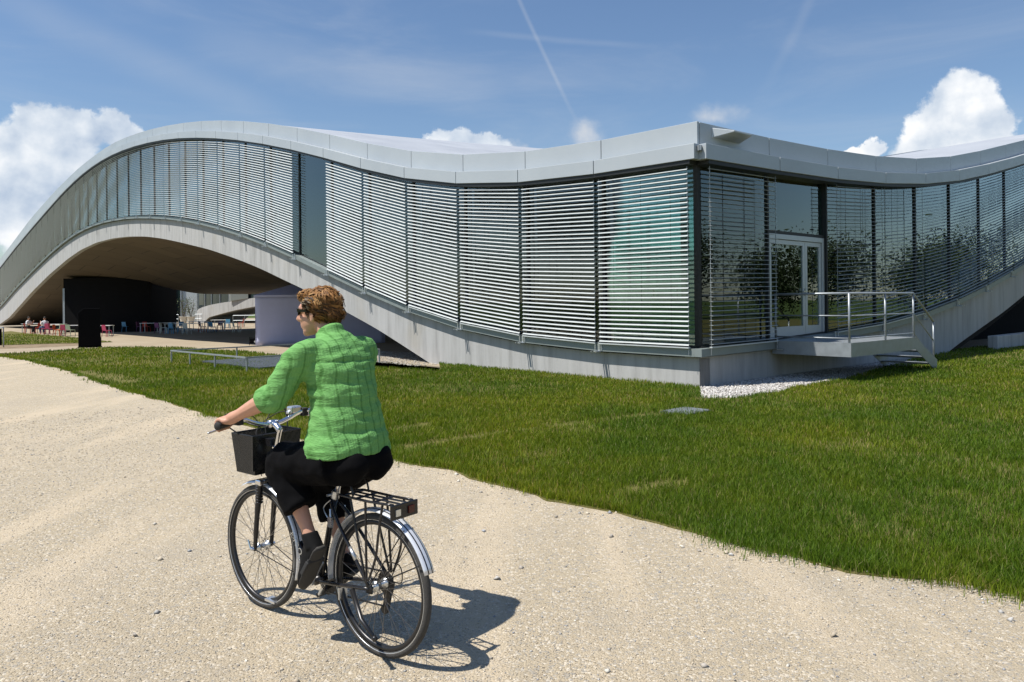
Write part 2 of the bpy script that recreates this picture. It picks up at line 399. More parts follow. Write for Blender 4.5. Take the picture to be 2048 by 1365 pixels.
gm.add([(-R0, -R0, -0.5), (R0, -R0, -0.5), (R0, R0, -0.5), (-R0, R0, -0.5)], [(0, 1, 2, 3)])
gr = gm.build('ground', 'meadow'); gr['kind'] = 'structure'
# paved court under and around the building (local building frame -> world)
pv = [bw(-13, 30), bw(-13, 110), bw(75, 110), bw(75, -1.5), bw(10, -1.5), bw(-0.5, 2), bw(-0.5, 16)]
sheet('pavement', pv, -0.012, 'paving', 0.03)
# gravel path
edge_px = [(-60, 706), (0, 713), (60, 722), (130, 740), (200, 765), (300, 795), (400, 825), (450, 840), (600, 878), (770, 915), (900, 940), (1010, 970), (1100, 1000), (1240, 1027), (1400, 1070), (1500, 1098), (1600, 1116), (1700, 1136), (1800, 1156), (1900, 1172), (2048, 1197)]
edge = [gpt(x, y) for x, y in edge_px]
tail = [edge[-1]+Vector((0.72, -0.70, 0))*k for k in (3, 8, 20, 45)]
edge_j = jag(jag(edge+tail, 0.07, 0.3), 0.035, 0.05)
back = [p+Vector((-8.2, -8.6, 0)) for p in (edge+tail)[::-1]]
path_pts = [p+Vector((0.25, 0.2, 0)) for p in edge+tail]+back
sheet('gravel_path', path_pts, -0.006, 'gravel', 0.03)
# main lawn
top_px = [(-60, 712), (0, 709), (60, 705.5), (150, 699), (230, 695), (290, 694.5), (352, 695), (395, 698), (448, 702), (489, 703), (530, 708), (640, 722), (740, 735), (882, 743)]
top = jag([gpt(x, y) for x, y in top_px], 0.08, 0.4)
bed_px = [(1402, 797), (1470, 797), (1560, 783), (1640, 768), (1700, 757), (1752, 742)]
bed = jag([gpt(x, y) for x, y in bed_px], 0.06, 0.15)
lawn_main = edge_j+[Vector((60, -20, 0)), Vector((60, 20, 0)), bw(60, -3.0), bw(24, -3.2)]+[gpt(2048, 684), gpt(1960, 694), gpt(1900, 703), gpt(1845, 714)]+bed[::-1]+[bw(0, 0)]+[bw(0.02, s) for s in (2, 4, 6, 8.6)]+top[::-1]
sheet('lawn', lawn_main, 0.003, 'turf', 0.06)
far_px = [(-80, 660), (0, 665), (22, 663), (60, 668), (110, 672), (160, 677), (225, 684.5), (160, 687), (100, 688), (0, 691), (-80, 694)]
lawn_far = [gpt(x, y) for x, y in far_px]
sheet('lawn', lawn_far, 0.012, 'turf', 0.06)
dirt_px = [(-80, 694), (0, 690.5), (100, 687.5), (160, 686.5), (160, 691), (60, 696), (0, 697.5), (-80, 701)]
sheet('soil_strip', [gpt(x, y) for x, y in dirt_px], -0.006, 'dirt', 0.03)

# ---- grass blades
def inside(poly, P):
    x, y = P[:, 0], P[:, 1]; r = np.zeros(len(P), bool); n = len(poly)
    for i in range(n):
        (x1, y1), (x2, y2) = poly[i], poly[(i+1) % n]
        if y1 == y2: continue
        c = ((y1 > y) != (y2 > y)) & (x < (x2-x1)*(y-y1)/(y2-y1)+x1); r ^= c
    return r
def segdist(P, a, b):
    d = b-a; t = np.clip(((P-a)@d)/(d@d), 0, 1); return np.linalg.norm(P-(a+t[:, None]*d), axis=1)
def vnoise(P, sc, seed=0):                      # cheap smooth value noise
    rs = np.random.default_rng(seed); G = rs.random((64, 64)); q = P*sc; i = np.floor(q).astype(int); f = q-i; f = f*f*(3-2*f)
    a = G[i[:, 0] % 64, i[:, 1] % 64]; b = G[(i[:, 0]+1) % 64, i[:, 1] % 64]; c = G[i[:, 0] % 64, (i[:, 1]+1) % 64]; d = G[(i[:, 0]+1) % 64, (i[:, 1]+1) % 64]
    return (a*(1-f[:, 0])+b*f[:, 0])*(1-f[:, 1])+(c*(1-f[:, 0])+d*f[:, 0])*f[:, 1]
polyM = [(p.x, p.y) for p in lawn_main]; polyF = [(p.x, p.y) for p in lawn_far]
def lawn_points():
    out = []
    # polar sampling: radius with density ~ 1/r^2 beyond 6 m
    for (r0, r1, n, spread) in ((3.6, 7.0, 360000, 0.78), (7.0, 12.0, 330000, 0.72), (12, 24, 300000, 0.70), (24, 70, 270000, 0.72)):
        th = RNG.uniform(-spread, spread, n); r = np.exp(RNG.uniform(math.log(r0), math.log(r1), n))
        P = np.stack([np.sin(th)*r, np.cos(th)*r], 1)
        k = inside(polyM, P) | inside(polyF, P); out.append(P[k])
    for i in range(len(edge)+1):                       # ragged fringe creeping over the path edge
        a, b = (edge+tail)[i], (edge+tail)[i+1]; n = int((b-a).length*(1500 if a.y < 12 else 500)); t = RNG.random((n, 1)); d = (b-a).normalized()
        Q = np.array([[a.x, a.y]])*(1-t)+np.array([[b.x, b.y]])*t; cl = np.clip(vnoise(Q, 3.1, 31)*1.6-0.45, 0, 1)
        Q = Q-np.array([[-d.y, d.x]])*(RNG.exponential(0.034, (n, 1))*(0.3+1.6*cl[:, None])-0.03); out.append(Q[RNG.random(n) < 0.35+0.6*cl])
    P = np.concatenate(out)
    bare = np.ones(len(P))
    def w(x, y): g = gpt(x, y); return np.array([g.x, g.y])
    for a, b, wd in (((820, 897), (980, 872), 0.16), ((980, 872), (1200, 842), 0.12), ((1200, 842), (1330, 830), 0.16), ((1345, 826), (1405, 826), 0.26), ((1255, 985), (1350, 968), 0.13), ((1395, 800), (1450, 800), 0.10),
                     ((790, 862), (850, 850), 0.12), ((430, 828), (520, 845), 0.25), ((160, 745), (260, 765), 0.35)):
        d = segdist(P, w(*a), w(*b)); bare = np.minimum(bare, np.clip((d-wd*0.3)/wd+(vnoise(P, 7.0, 21)-0.5)*0.9, 0.12, 1))
    n = vnoise(P, 1.1, 1)*0.6+vnoise(P, 4.0, 2)*0.4
    keep = RNG.random(len(P)) < np.clip(0.55+(n-0.3)*1.6, 0.3, 1)*bare
    return P[keep], n[keep]
GP, GN = lawn_points()
def grass_mesh():
    P, nz = GP, GN; N = len(P); r = np.linalg.norm(P, axis=1)
    lod = np.maximum(1.0, r/6.5)
    tall = vnoise(P, 2.3, 5)**2
    h = (0.030+0.050*RNG.random(N)+0.045*tall*RNG.random(N))*np.where(r > 14, 0.92, 1.0)
    wd = (0.0016+0.0016*RNG.random(N))*lod
    ang = RNG.uniform(0, 2*PI, N); lean = RNG.uniform(0.05, 0.75, N)*h; la = RNG.uniform(0, 2*PI, N)
    bx = np.cos(ang)*wd; by = np.sin(ang)*wd
    z0 = 0.008-FALLK*(np.clip(P[:, 1], FALL0, FALL1)-FALL0)
    A = np.stack([P[:, 0]-bx, P[:, 1]-by, z0*np.ones(N)], 1); B = np.stack([P[:, 0]+bx, P[:, 1]+by, z0*np.ones(N)], 1)
    lx, ly = np.cos(la)*lean, np.sin(la)*lean
    Cc = np.stack([P[:, 0]-bx*.75+lx*.35, P[:, 1]-by*.75+ly*.35, z0+h*0.6], 1); D = np.stack([P[:, 0]+bx*.75+lx*.35, P[:, 1]+by*.75+ly*.35, z0+h*0.6], 1)
    E_ = np.stack([P[:, 0]+lx, P[:, 1]+ly, z0+h], 1)
    V = np.stack([A, B, Cc, D, E_], 1).reshape(-1, 3)
    i = np.arange(N)*5
    loops = np.concatenate([np.stack([i, i+1, i+3, i+2], 1).ravel(), np.stack([i+2, i+3, i+4], 1).ravel()])
    starts = np.concatenate([np.arange(N)*4, 4*N+np.arange(N)*3])
    me = bpy.data.meshes.new('grass'); me.vertices.add(5*N); me.vertices.foreach_set('co', V.ravel().astype(np.float32))
    me.loops.add(7*N); me.loops.foreach_set('vertex_index', loops.astype(np.int32))
    me.polygons.add(2*N); me.polygons.foreach_set('loop_start', starts.astype(np.int32))
    me.update(calc_edges=True)
    # natural blade colours: fresh, mid, yellowed
    k = RNG.random(N); base = np.array([[0.092, 0.143, 0.007]])*np.ones((N, 1))
    base = np.where((k < 0.35)[:, None], np.array([[0.165, 0.218, 0.012]]), base)
    base = np.where((k > 0.93)[:, None], np.array([[0.30, 0.25, 0.09]]), base)
    pt = np.clip((vnoise(P, 0.55, 9)-0.5)*0.9+(vnoise(P, 2.7, 11)-0.5)*0.5, -0.4, 0.4)
    base = base*(1+pt[:, None]*np.array([[0.75, 0.35, 0.2]])); base = np.clip(base, 0.004, 1)
    col = np.concatenate([np.repeat(base, 5, 0), np.ones((5*N, 1))], 1)
    at = me.color_attributes.new('blade', 'FLOAT_COLOR', 'POINT'); at.data.foreach_set('color', col.ravel().astype(np.float32))
    return me
def grass_mat():
    m = bpy.data.materials.new('grass_blade'); m.use_nodes = True; MATS['grass_blade'] = m; T = NT(m.node_tree); b = m.node_tree.nodes['Principled BSDF']
    a = T.new('ShaderNodeAttribute'); a.attribute_name = 'blade'
    T.l.new(a.outputs[0], b.inputs['Base Color']); b.inputs['Roughness'].default_value = 0.6; b.inputs['Specular IOR Level'].default_value = 0.25
    tl = T.new('ShaderNodeBsdfTranslucent'); T.l.new(T.mix(1.0, a.outputs[0], (1.3, 1.35, 0.6), 'MULTIPLY'), tl.inputs[0])
    mx = T.new('ShaderNodeMixShader'); mx.inputs[0].default_value = 0.35
    T.l.new(b.outputs[0], mx.inputs[1]); T.l.new(tl.outputs[0], mx.inputs[2]); T.l.new(mx.outputs[0], m.node_tree.nodes['Material Output'].inputs[0])
grass_mat()
go = obj('grass', grass_mesh(), 'grass_blade'); go['kind'] = 'stuff'; tag(go, 'short green lawn grass growing between gravel path and building', 'grass')

# ---- loose stones
def stones(name, P, size, palette, m, z=0.0, flat=0.6):
    N = len(P); O = np.array([[1, 0, 0], [0, 1, 0], [-1, 0, 0], [0, -1, 0], [0, 0, 1], [0, 0, -0.6]], float)
    F = np.array([[0, 1, 4], [1, 2, 4], [2, 3, 4], [3, 0, 4], [1, 0, 5], [2, 1, 5], [3, 2, 5], [0, 3, 5]])
    V = O[None]*RNG.uniform(0.65, 1.25, (N, 6, 1))*size[:, None, None]*np.array([1, 0.8, flat])
    a = RNG.uniform(0, 2*PI, N); ca, sa = np.cos(a)[:, None], np.sin(a)[:, None]
    tx = RNG.normal(0, 0.35, (N, 1)); V[..., 2] += V[..., 0]*tx
    X = V[..., 0]*ca-V[..., 1]*sa; Y = V[..., 0]*sa+V[..., 1]*ca
    V = np.stack([X+P[:, :1], Y+P[:, 1:2], V[..., 2]+z-FALLK*(np.clip(P[:, 1:2], FALL0, FALL1)-FALL0)+size[:, None]*flat*0.25], 2).reshape(-1, 3)
    fi = (F[None]+np.arange(N)[:, None, None]*6).reshape(-1, 3)
    me = bpy.data.meshes.new(name); me.vertices.add(len(V)); me.vertices.foreach_set('co', V.ravel().astype(np.float32))
    me.loops.add(fi.size); me.loops.foreach_set('vertex_index', fi.ravel().astype(np.int32))
    me.polygons.add(len(fi)); me.polygons.foreach_set('loop_start', (np.arange(len(fi))*3).astype(np.int32)); me.update(calc_edges=True)
    pal = np.array(palette)[RNG.integers(0, len(palette), N)]*RNG.uniform(0.75, 1.2, (N, 1))
    at = me.color_attributes.new('blade', 'FLOAT_COLOR', 'POINT'); at.data.foreach_set('color', np.concatenate([np.repeat(pal, 6, 0), np.ones((6*N, 1))], 1).ravel().astype(np.float32))
    return obj(name, me, m)
def stone_fn(T, b, co):
    a = T.new('ShaderNodeAttribute'); a.attribute_name = 'blade'; T.l.new(a.outputs[0], b.inputs['Base Color'])
mat('stone', rough=0.85, spec=0.25, fn=stone_fn)
polyP = [(p.x, p.y) for p in [q+Vector((0.1, 0.08, 0)) for q in edge+tail]+back]
def path_pts_sample(n, r0, r1):
    th = RNG.uniform(-0.85, 0.85, n); r = np.exp(RNG.uniform(math.log(r0), math.log(r1), n))
    P = np.stack([np.sin(th)*r, np.cos(th)*r], 1); return P[inside(polyP, P)]
P = path_pts_sample(110000, 2.6, 14); rr = np.linalg.norm(P, axis=1)
pal = [(0.48, 0.40, 0.29), (0.55, 0.47, 0.35), (0.38, 0.32, 0.235), (0.60, 0.53, 0.42), (0.30, 0.295, 0.29), (0.45, 0.385, 0.285)]
o = stones('path_grit', P, RNG.uniform(0.0025, 0.0065, len(P))*np.maximum(1, rr/6), pal, 'stone', -0.006); o['kind'] = 'stuff'; tag(o, 'fine sandy grit lying loose over the gravel path', 'grit')
P = path_pts_sample(1500, 2.8, 16)
Pe = np.array([[e.x, e.y] for e in (edge+tail)]); ex = []
for i in range(len(Pe)-5):
    for _ in range(26):
        t = RNG.random(); q = Pe[i]*(1-t)+Pe[i+1]*t+RNG.normal(0, 0.12, 2)+np.array([-0.10, -0.10]); ex.append(q)
P = np.concatenate([P, np.array(ex)])
o = stones('path_pebbles', P, RNG.uniform(0.006, 0.013, len(P))+0.016*(RNG.random(len(P)) > 0.95), [(0.5, 0.43, 0.33), (0.30, 0.31, 0.33), (0.40, 0.39, 0.37), (0.62, 0.58, 0.5), (0.33, 0.30, 0.26)], 'stone', -0.006); o['kind'] = 'stuff'; tag(o, 'scattered larger pebbles along the gravel path edge', 'pebbles')
# pale stone bed at the building corner and dark strip under the slab
bedpoly = [p for p in bed]+[bw(9.2, -1.0), bw(9.2, 0.0), bw(0, 0)]
sheet('gravel_bed', bedpoly, 0.002, 'dirt', 0.05)
bp2 = [(p.x, p.y) for p in bedpoly]
Q = np.array([[p.x, p.y] for p in bedpoly]); P = RNG.uniform(Q.min(0)-0.05, Q.max(0), (60000, 2)); P = P[inside(bp2, P)][:16000]
o = stones('bed_stones', P, RNG.uniform(0.014, 0.034, len(P)), [(0.40, 0.385, 0.36), (0.48, 0.465, 0.44), (0.32, 0.305, 0.29), (0.56, 0.54, 0.51)], 'stone', 0.002); o['kind'] = 'stuff'; tag(o, 'pale crushed stones in the bed at the building corner', 'stones')
strip = [bw(-1.2, 8.8), bw(-0.9, 15.5), bw(3.5, 15.5), bw(2.5, 8.8)]
P = np.array([[(q := bw(RNG.uniform(-0.9, 2.6), RNG.uniform(8.4, 17))).x, q.y] for _ in range(5000)])
o = stones('strip_stones', P, RNG.uniform(0.014, 0.034, len(P)), [(0.40, 0.37, 0.32), (0.5, 0.46, 0.4), (0.32, 0.3, 0.27)], 'stone', -0.012); o['kind'] = 'stuff'; tag(o, 'grey crushed stones where the concrete shell meets the ground', 'stones')
# drain grate in the lawn
g = gpt(1372, 826); dg_ = thing('drain_grate', 'dark metal drain grate set in worn grass near building corner', 'grate', (g.x, g.y, 0.012), AZB)
m_ = MB(); m_.box((0, 0, 0.006), (0.62, 0.5, 0.03)); m_.build('grate_frame', 'grate', dg_)
for k in range(9): MB().box((-0.26+k*0.065, 0, 0.025), (0.022, 0.44, 0.016)).build('grate_bar', 'galv', dg_)

# ------------------------------------------------------------------ the wavy building
def prof(pts, w=1.2):
    pts = sorted(pts); xs = np.arange(-4, 130, 0.1); ys = np.interp(xs, [p[0] for p in pts], [p[1] for p in pts])
    k = np.exp(-0.5*(np.arange(-40, 41)*0.1/w)**2); k /= k.sum()
    ys = np.convolve(np.pad(ys, 40, mode='edge'), k, 'valid')
    return lambda s: float(np.interp(s, xs, ys))
Lgb = prof([(0.1, .76), (2.5, .75), (4.8, .83), (7.2, 1.08), (9.7, 1.53), (12.1, 2.12), (14.5, 2.76), (17.1, 3.48), (19.6, 4.11), (22.1, 4.67), (24.6, 5.17), (27, 5.58), (29.7, 5.98), (32.3, 6.3), (34.8, 6.55), (37.3, 6.78), (39.9, 6.96), (45.2, 7.15), (50.5, 7.05), (55.6, 6.66), (61.6, 5.94), (68.8, 4.9), (77.1, 3.62), (87.2, 1.83), (100, .6)])
Lgt = prof([(0.2, 4.35), (2.5, 4.4), (4.9, 4.5), (7.3, 4.77), (9.7, 5.21), (12.1, 5.83), (14.6, 6.58), (17.1, 7.25), (19.6, 7.87), (22.1, 8.43), (24.6, 8.93), (27.1, 9.38), (29.7, 9.79), (31.9, 10.08), (35.2, 10.42), (38.3, 10.65), (41.7, 10.8), (45.7, 10.8), (50.1, 10.58), (55.2, 10.1), (61.1, 9.35), (68.3, 8.4), (76.5, 7.25), (86.5, 5.7), (100, 4.4)])
Llt = prof([(0.1, 4.66), (2.5, 4.7), (4.8, 4.81), (7.2, 5.08), (9.6, 5.52), (12, 6.15), (14.5, 6.88), (17, 7.56), (19.5, 8.18), (22, 8.75), (24.5, 9.24), (26.9, 9.68), (29.5, 10.08), (31.9, 10.4), (34.6, 10.67), (37.1, 10.9), (39.6, 11.06), (41.9, 11.14), (44.6, 11.15), (49.9, 10.92), (57.8, 10.1), (67.9, 8.85), (86.1, 6.15), (100, 4.8)])
Lut = prof([(0.1, 5.13), (2.5, 5.17), (4.8, 5.28), (7.2, 5.56), (9.6, 6.02), (12.1, 6.66), (14.5, 7.38), (17, 8.06), (19.4, 8.66), (21.9, 9.22), (24.4, 9.72), (27, 10.18), (29.5, 10.55), (32, 10.87), (34.5, 11.14), (37.1, 11.37), (39.7, 11.56), (42.1, 11.66), (44.9, 11.65), (51.1, 11.43), (59.1, 10.75), (69.4, 9.55), (88, 6.7), (100, 5.2)])
Lun = prof([(0, -.55), (7.2, -.55), (8.4, -.22), (9.3, .08), (10.5, .47), (11.8, .89), (13.6, 1.38), (16.9, 2.25), (18.3, 2.57), (20.3, 3.06), (22.6, 3.55), (26.1, 4.2), (30.5, 4.85), (33.1, 5.2), (35.9, 5.5), (39, 5.72), (42.5, 5.86), (46.6, 5.87), (51.1, 5.64), (55.2, 5.22), (62.2, 4.26), (69.5, 3.05), (81.8, .71), (90, -.3)], 0.5)
Rgb = prof([(0.1, .76), (2.5, .77), (5.5, .89), (8.2, 1.0), (10.8, 1.25), (13.4, 1.61), (16.2, 2.1), (20.2, 2.91), (26, 4.2), (34, 5.6), (44, 6.4), (60, 6.4)])
Rgt = prof([(0, 4.34), (2.6, 4.41), (5.3, 4.48), (7.9, 4.63), (10.6, 4.87), (13.4, 5.24), (16.1, 5.75), (18.7, 6.27), (20.1, 6.58), (26, 7.85), (34, 9.3), (44, 10.1), (60, 10.1)])
Rlt = prof([(0, 4.65), (2.5, 4.71), (5.2, 4.78), (7.8, 4.92), (10.5, 5.16), (13.2, 5.56), (15.9, 6.06), (18.6, 6.59), (19.9, 6.88), (26, 8.15), (34, 9.6), (44, 10.4), (60, 10.4)])
Rut = prof([(0, 5.12), (2.6, 5.16), (5.3, 5.25), (7.9, 5.39), (10.6, 5.63), (13.3, 6.02), (16, 6.55), (18.7, 7.12), (20.9, 7.56), (26, 8.7), (34, 10.1), (44, 10.9), (60, 10.9)])
Run = prof([(0, -.55), (10.9, -.55), (12.2, -.15), (13.7, .22), (16.1, .73), (18.2, 1.17), (20.5, 1.74), (26, 3.0), (34, 4.4), (44, 5.2), (60, 5.2)], 0.5)
def ctopL(s): return Lgb(s)-0.2
def ctopR(t): return Rgb(t)-0.19
bld = thing('campus_building', 'low wavy concrete and glass building with silver fascia and slatted blinds', 'building', CORNER, AZB)
def Lp(s, x, z): return (x, s, z)              # left facade: runs along +y, outside is -x
def Rp(t, y, z): return (t, y, z)              # right facade: runs along +x, outside is -y
SIDES = {'L': (Lp, Lgb, Lgt, Llt, Lut, Lun, ctopL), 'R': (Rp, Rgb, Rgt, Rlt, Rut, Run, ctopR)}
JL = [0.0]+[2.47+2.45*k for k in range(37)]
JR = [0.0]+[2.6+2.65*k for k in range(15)]
SMAX, TMAX = JL[-1], JR[-1]
HOLE = (5.5, 13.0, 7.0, 34.0)                   # patio: s range, t range
HOLE2 = (58.0, 200.0, 6.2, 200.0)               # open court at the far end
# ---- curved sheets
def decay(s): return math.exp(-(s/14.0)**2)
def Zc(fL, fR, s, t, rise=0.0): return fL(s)+(fR(t)-fR(0))*decay(s)+rise*min(t, 20)*min(1, s/25.0)
def zunder(s, t):
    a = Lun(s); q = min(1, max(0, t-0.4)/11); k = 1-0.45*q*q*(3-2*q) if a > 0 else 1
    return max(-0.55, a*k + max(0, Run(t)+0.15)*decay(s/1.3)*(1 if s < 30 else 0))
def curved(name, fz, m, s0, s1, t0, t1, ns, nt, hole=True, keep=None, thick=0.0):
    mb = MB(); idx = {}
    sv = sorted(set(list(np.linspace(s0, s1, ns))+([HOLE[0], HOLE[1], HOLE2[0]] if hole else []))); tv = sorted(set(list(np.linspace(t0, t1, nt))+([HOLE[2], HOLE[3], HOLE2[2]] if hole else [])))
    vs = []; fs = []
    for i, s in enumerate(sv):
        for j, t in enumerate(tv): vs.append((t, s, fz(s, t)))
    n = len(tv)
    for i in range(len(sv)-1):
        for j in range(n-1):
            sc, tc = (sv[i]+sv[i+1])/2, (tv[j]+tv[j+1])/2
            if hole and HOLE[0] < sc < HOLE[1] and HOLE[2] < tc < HOLE[3]: continue
            if hole and sc > HOLE2[0] and tc > HOLE2[2]: continue
            if keep and not keep(sc, tc): continue
            fs.append((i*n+j, (i+1)*n+j, (i+1)*n+j+1, i*n+j+1))
    mb.add(vs, fs); return mb.build(name, m, bld, smooth=True, fix=False)
deep = lambda s, t: t < (36 if s > 19 else TMAX) and not (s > 40 and t > 36)
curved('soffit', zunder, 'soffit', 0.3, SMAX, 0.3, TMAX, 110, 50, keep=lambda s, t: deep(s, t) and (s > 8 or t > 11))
curved('floor', lambda s, t: Zc(Lgb, Rgb, s, t)-0.06, 'floor_dark', 0.15, SMAX, 0.15, TMAX, 90, 40, keep=deep)
curved('ceiling', lambda s, t: Zc(Lgt, Rgt, s, t, 0.05)+0.03, 'ceiling', 0.12, SMAX, 0.12, TMAX, 90, 40, keep=deep)
curved('roof', lambda s, t: Zc(Lut, Rut, s, t, 0.06)-0.03, 'roof_sheet', 0.1, SMAX, 0.1, TMAX, 110, 60, keep=deep)
# patio side walls of the shell (close the gap between floor and soffit, ceiling and roof)
def wall_strip(name, m, pts, z0, z1):
    mb = MB(); vs = []
    for (s, t) in pts: vs += [(t, s, z0(s, t)), (t, s, z1(s, t))]
    mb.add(vs, [(2*i, 2*i+2, 2*i+3, 2*i+1) for i in range(len(pts)-1)]); return mb.build(name, m, bld, fix=False)
rim = [(HOLE[0], t) for t in np.linspace(HOLE[2], HOLE[3], 20)], [(s, HOLE[2]) for s in np.linspace(HOLE[0], HOLE[1], 14)], [(HOLE[1], t) for t in np.linspace(HOLE[2], HOLE[3], 20)], [(s, 36.0) for s in np.linspace(19.5, 58, 30)], [(58.0, t) for t in np.linspace(6.2, 36, 24)], [(s, 6.2) for s in np.linspace(58, SMAX, 30)]
for r_ in rim:
    wall_strip('patio_slab_edge', 'concrete', r_, zunder, lambda s, t: Zc(Lgb, Rgb, s, t))
    wall_strip('patio_fascia', 'fascia', r_, lambda s, t: Zc(Lgt, Rgt, s, t, .05), lambda s, t: Zc(Lut, Rut, s, t, .06))
    wall_strip('patio_glass', 'glass', r_, lambda s, t: Zc(Lgb, Rgb, s, t)-.05, lambda s, t: Zc(Lgt, Rgt, s, t, .05)+.03)
# ---- concrete shell edge, per facade one mesh with thickness
def edge_band(name, m, side, a0, a1, zlo, zhi, out, inn, step=0.6):
    P = SIDES[side][0]; mb = MB(); n = max(2, int((a1-a0)/step)); rings = []
    for i in range(n+1):
        a = a0+(a1-a0)*i/n
        rings.append([P(a, out, zlo(a)), P(a, out, zhi(a)), P(a, inn, zhi(a)), P(a, inn, zlo(a))])
    mb.loft(rings); return mb.build(name, m, bld)
edge_band('concrete_edge', 'concrete', 'L', 0.0, SMAX, Lun, ctopL, 0.0, 0.34)
edge_band('concrete_edge', 'concrete', 'R', 0.002, TMAX, Run, ctopR, 0.0, 0.34)
edge_band('shadow_gap', 'dark_metal', 'L', 0.03, SMAX, lambda s: ctopL(s)-0.01, lambda s: ctopL(s)+0.035, 0.03, 0.3)
edge_band('shadow_gap', 'dark_metal', 'R', 0.03, TMAX, lambda s: ctopR(s)-0.01, lambda s: ctopR(s)+0.035, 0.03, 0.3)
edge_band('base_rail', 'dark_metal', 'L', -0.02, SMAX, lambda s: Lgb(s)-0.01, lambda s: Lgb(s)+0.03, 0.06, 0.2)
edge_band('base_rail', 'dark_metal', 'R', 0.0, TMAX, lambda s: Rgb(s)-0.01, lambda s: Rgb(s)+0.03, 0.06, 0.2)
edge_band('head_rail', 'dark_metal', 'L', 0.02, SMAX, lambda s: Lgt(s)-0.06, lambda s: Lgt(s)+0.06, -0.24, 0.2)
edge_band('head_rail', 'dark_metal', 'R', 0.02, TMAX, lambda s: Rgt(s)-0.06, lambda s: Rgt(s)+0.06, -0.24, 0.2)

def quadbox(P, a0, a1, o0, o1, zl, zh, gap=0.0):       # box between two stations following the slopes
    a0 += gap; a1 -= gap
    return [P(a0, o0, zl(a0)), P(a1, o0, zl(a1)), P(a1, o1, zl(a1)), P(a0, o1, zl(a0)), P(a0, o0, zh(a0)), P(a1, o0, zh(a1)), P(a1, o1, zh(a1)), P(a0, o1, zh(a0))]
def slat_ring(P, a, z, w=0.070):
    TILT = math.radians(float(np.interp(a, (24, 42), (27, 2))) if P is Lp else 3)
    c, s = math.cos(TILT)*w/2, math.sin(TILT)*w/2; o = -0.19
    nx, nz = -math.sin(TILT)*0.007, math.cos(TILT)*0.007
    return [P(a, o-c, z-s), P(a, o+nx, z+nz), P(a, o+c, z+s), P(a, o+c, z+s-0.003), P(a, o+nx, z+nz-0.003), P(a, o-c, z-s-0.003)]
def facade(side, J, n_single, skip):
    P, gb, gt, lt, ut, un, ct = SIDES[side]; cnt = len(J)-1
    for k in range(cnt):
        a0, a1 = J[k], J[k+1]; far = k > 9
        st = 0.02 if k == 0 else 0
        MB().hexa(quadbox(P, a0+st, a1, -0.15, 0.14, lambda a: gb(a)-0.165, lambda a: gb(a)-0.01, 0.003)).build('sill_panel', 'sill', bld)
        if not (side == 'R' and k == 1):
            MB().hexa(quadbox(P, a0+st, a1, 0.06, 0.08, lambda a: gb(a)+0.025, lambda a: gt(a)-0.02, 0.012)).build('pane', 'glass', bld)
        MB().hexa(quadbox(P, a1-0.03, a1+0.03, 0.02, 0.2, lambda a: gb(a), lambda a: gt(a))).build('mullion', 'dark_metal', bld)
        # fascia panels: lower box in front, upper one set back
        MB().hexa(quadbox(P, a0-(0.12 if k == 0 else 0), a1, -0.27, -0.03, lambda a: gt(a)+0.015, lt, 0.010)).build('fascia_panel', 'fascia', bld, bevel=0.006)
        u0 = a0 if k else (-0.02 if side == 'L' else 0.05)
        MB().hexa(quadbox(P, u0, a1, -0.02, 0.05, lambda a: gt(a)+0.1, ut, 0.009)).build('parapet_panel', 'fascia', bld, bevel=0.005)
        # bracket of the blind guide
        if k < 24:
            br = MB()
            br.hexa(quadbox(P, a1-0.03, a1+0.03, -0.30, -0.15, lambda a: gb(a)-0.175, lambda a: gb(a)-0.155))
            br.hexa(quadbox(P, a1-0.02, a1+0.02, -0.17, -0.15, lambda a: gb(a)-0.16, lambda a: gb(a)+0.03))
            for d in (-0.07, 0.07): br.hexa(quadbox(P, a1+d-0.009, a1+d+0.009, -0.205, -0.187, lambda a: gb(a)-0.16, lambda a: gb(a)+0.0)); br.hexa(quadbox(P, a1+d-0.011, a1+d+0.011, -0.33, -0.15, lambda a: gb(a)-0.18, lambda a: gb(a)-0.16))
            br.build('guide_bracket', 'alu', bld)
        if k in skip: continue
        n = 38; b0, b1 = a0+(0.10 if k == 0 else 0.06), a1-0.06
        lo = lambda a: gb(a)+0.02
        hi = lambda a: gt(a)-0.10
        if k < n_single:
            e = bpy.data.objects.new('blind', None); COL.objects.link(e); e.parent = bld; e.empty_display_size = 0.1
            for j in range(n):
                f = (j+0.5)/n
                z0, z1 = lo(b0)+(hi(b0)-lo(b0))*f, lo(b1)+(hi(b1)-lo(b1))*f
                MB().loft([slat_ring(P, b0, z0), slat_ring(P, b1, z1)]).build('slat', 'slat', e, fix=False)
            for q in (0.18, 0.5, 0.82):
                a = b0+(b1-b0)*q
                MB().hexa(quadbox(P, a-0.003, a+0.003, -0.193, -0.187, lo, hi)).build('ladder_cord', 'dark_metal', e)
            for a in (b0+0.015, b1-0.015):
                MB().hexa(quadbox(P, a-0.004, a+0.004, -0.195, -0.185, lambda a: gb(a)-0.14, hi)).build('guide_wire', 'galv', e)
            MB().hexa(quadbox(P, b0, b1, -0.22, -0.16, lambda a: gb(a)-0.005, lambda a: gb(a)+0.02)).build('bottom_rail', 'slat', e)
        else:
            mb = MB()
            for j in range(n):
                f = (j+0.5)/n
                z0, z1 = lo(b0)+(hi(b0)-lo(b0))*f, lo(b1)+(hi(b1)-lo(b1))*f
                mb.loft([slat_ring(P, b0, z0), slat_ring(P, b1, z1)])
            mb.build('blind', 'slat', bld, fix=False, kind='stuff')
facade('L', JL, 4, (6,))
facade('R', JR, 4, (1,))
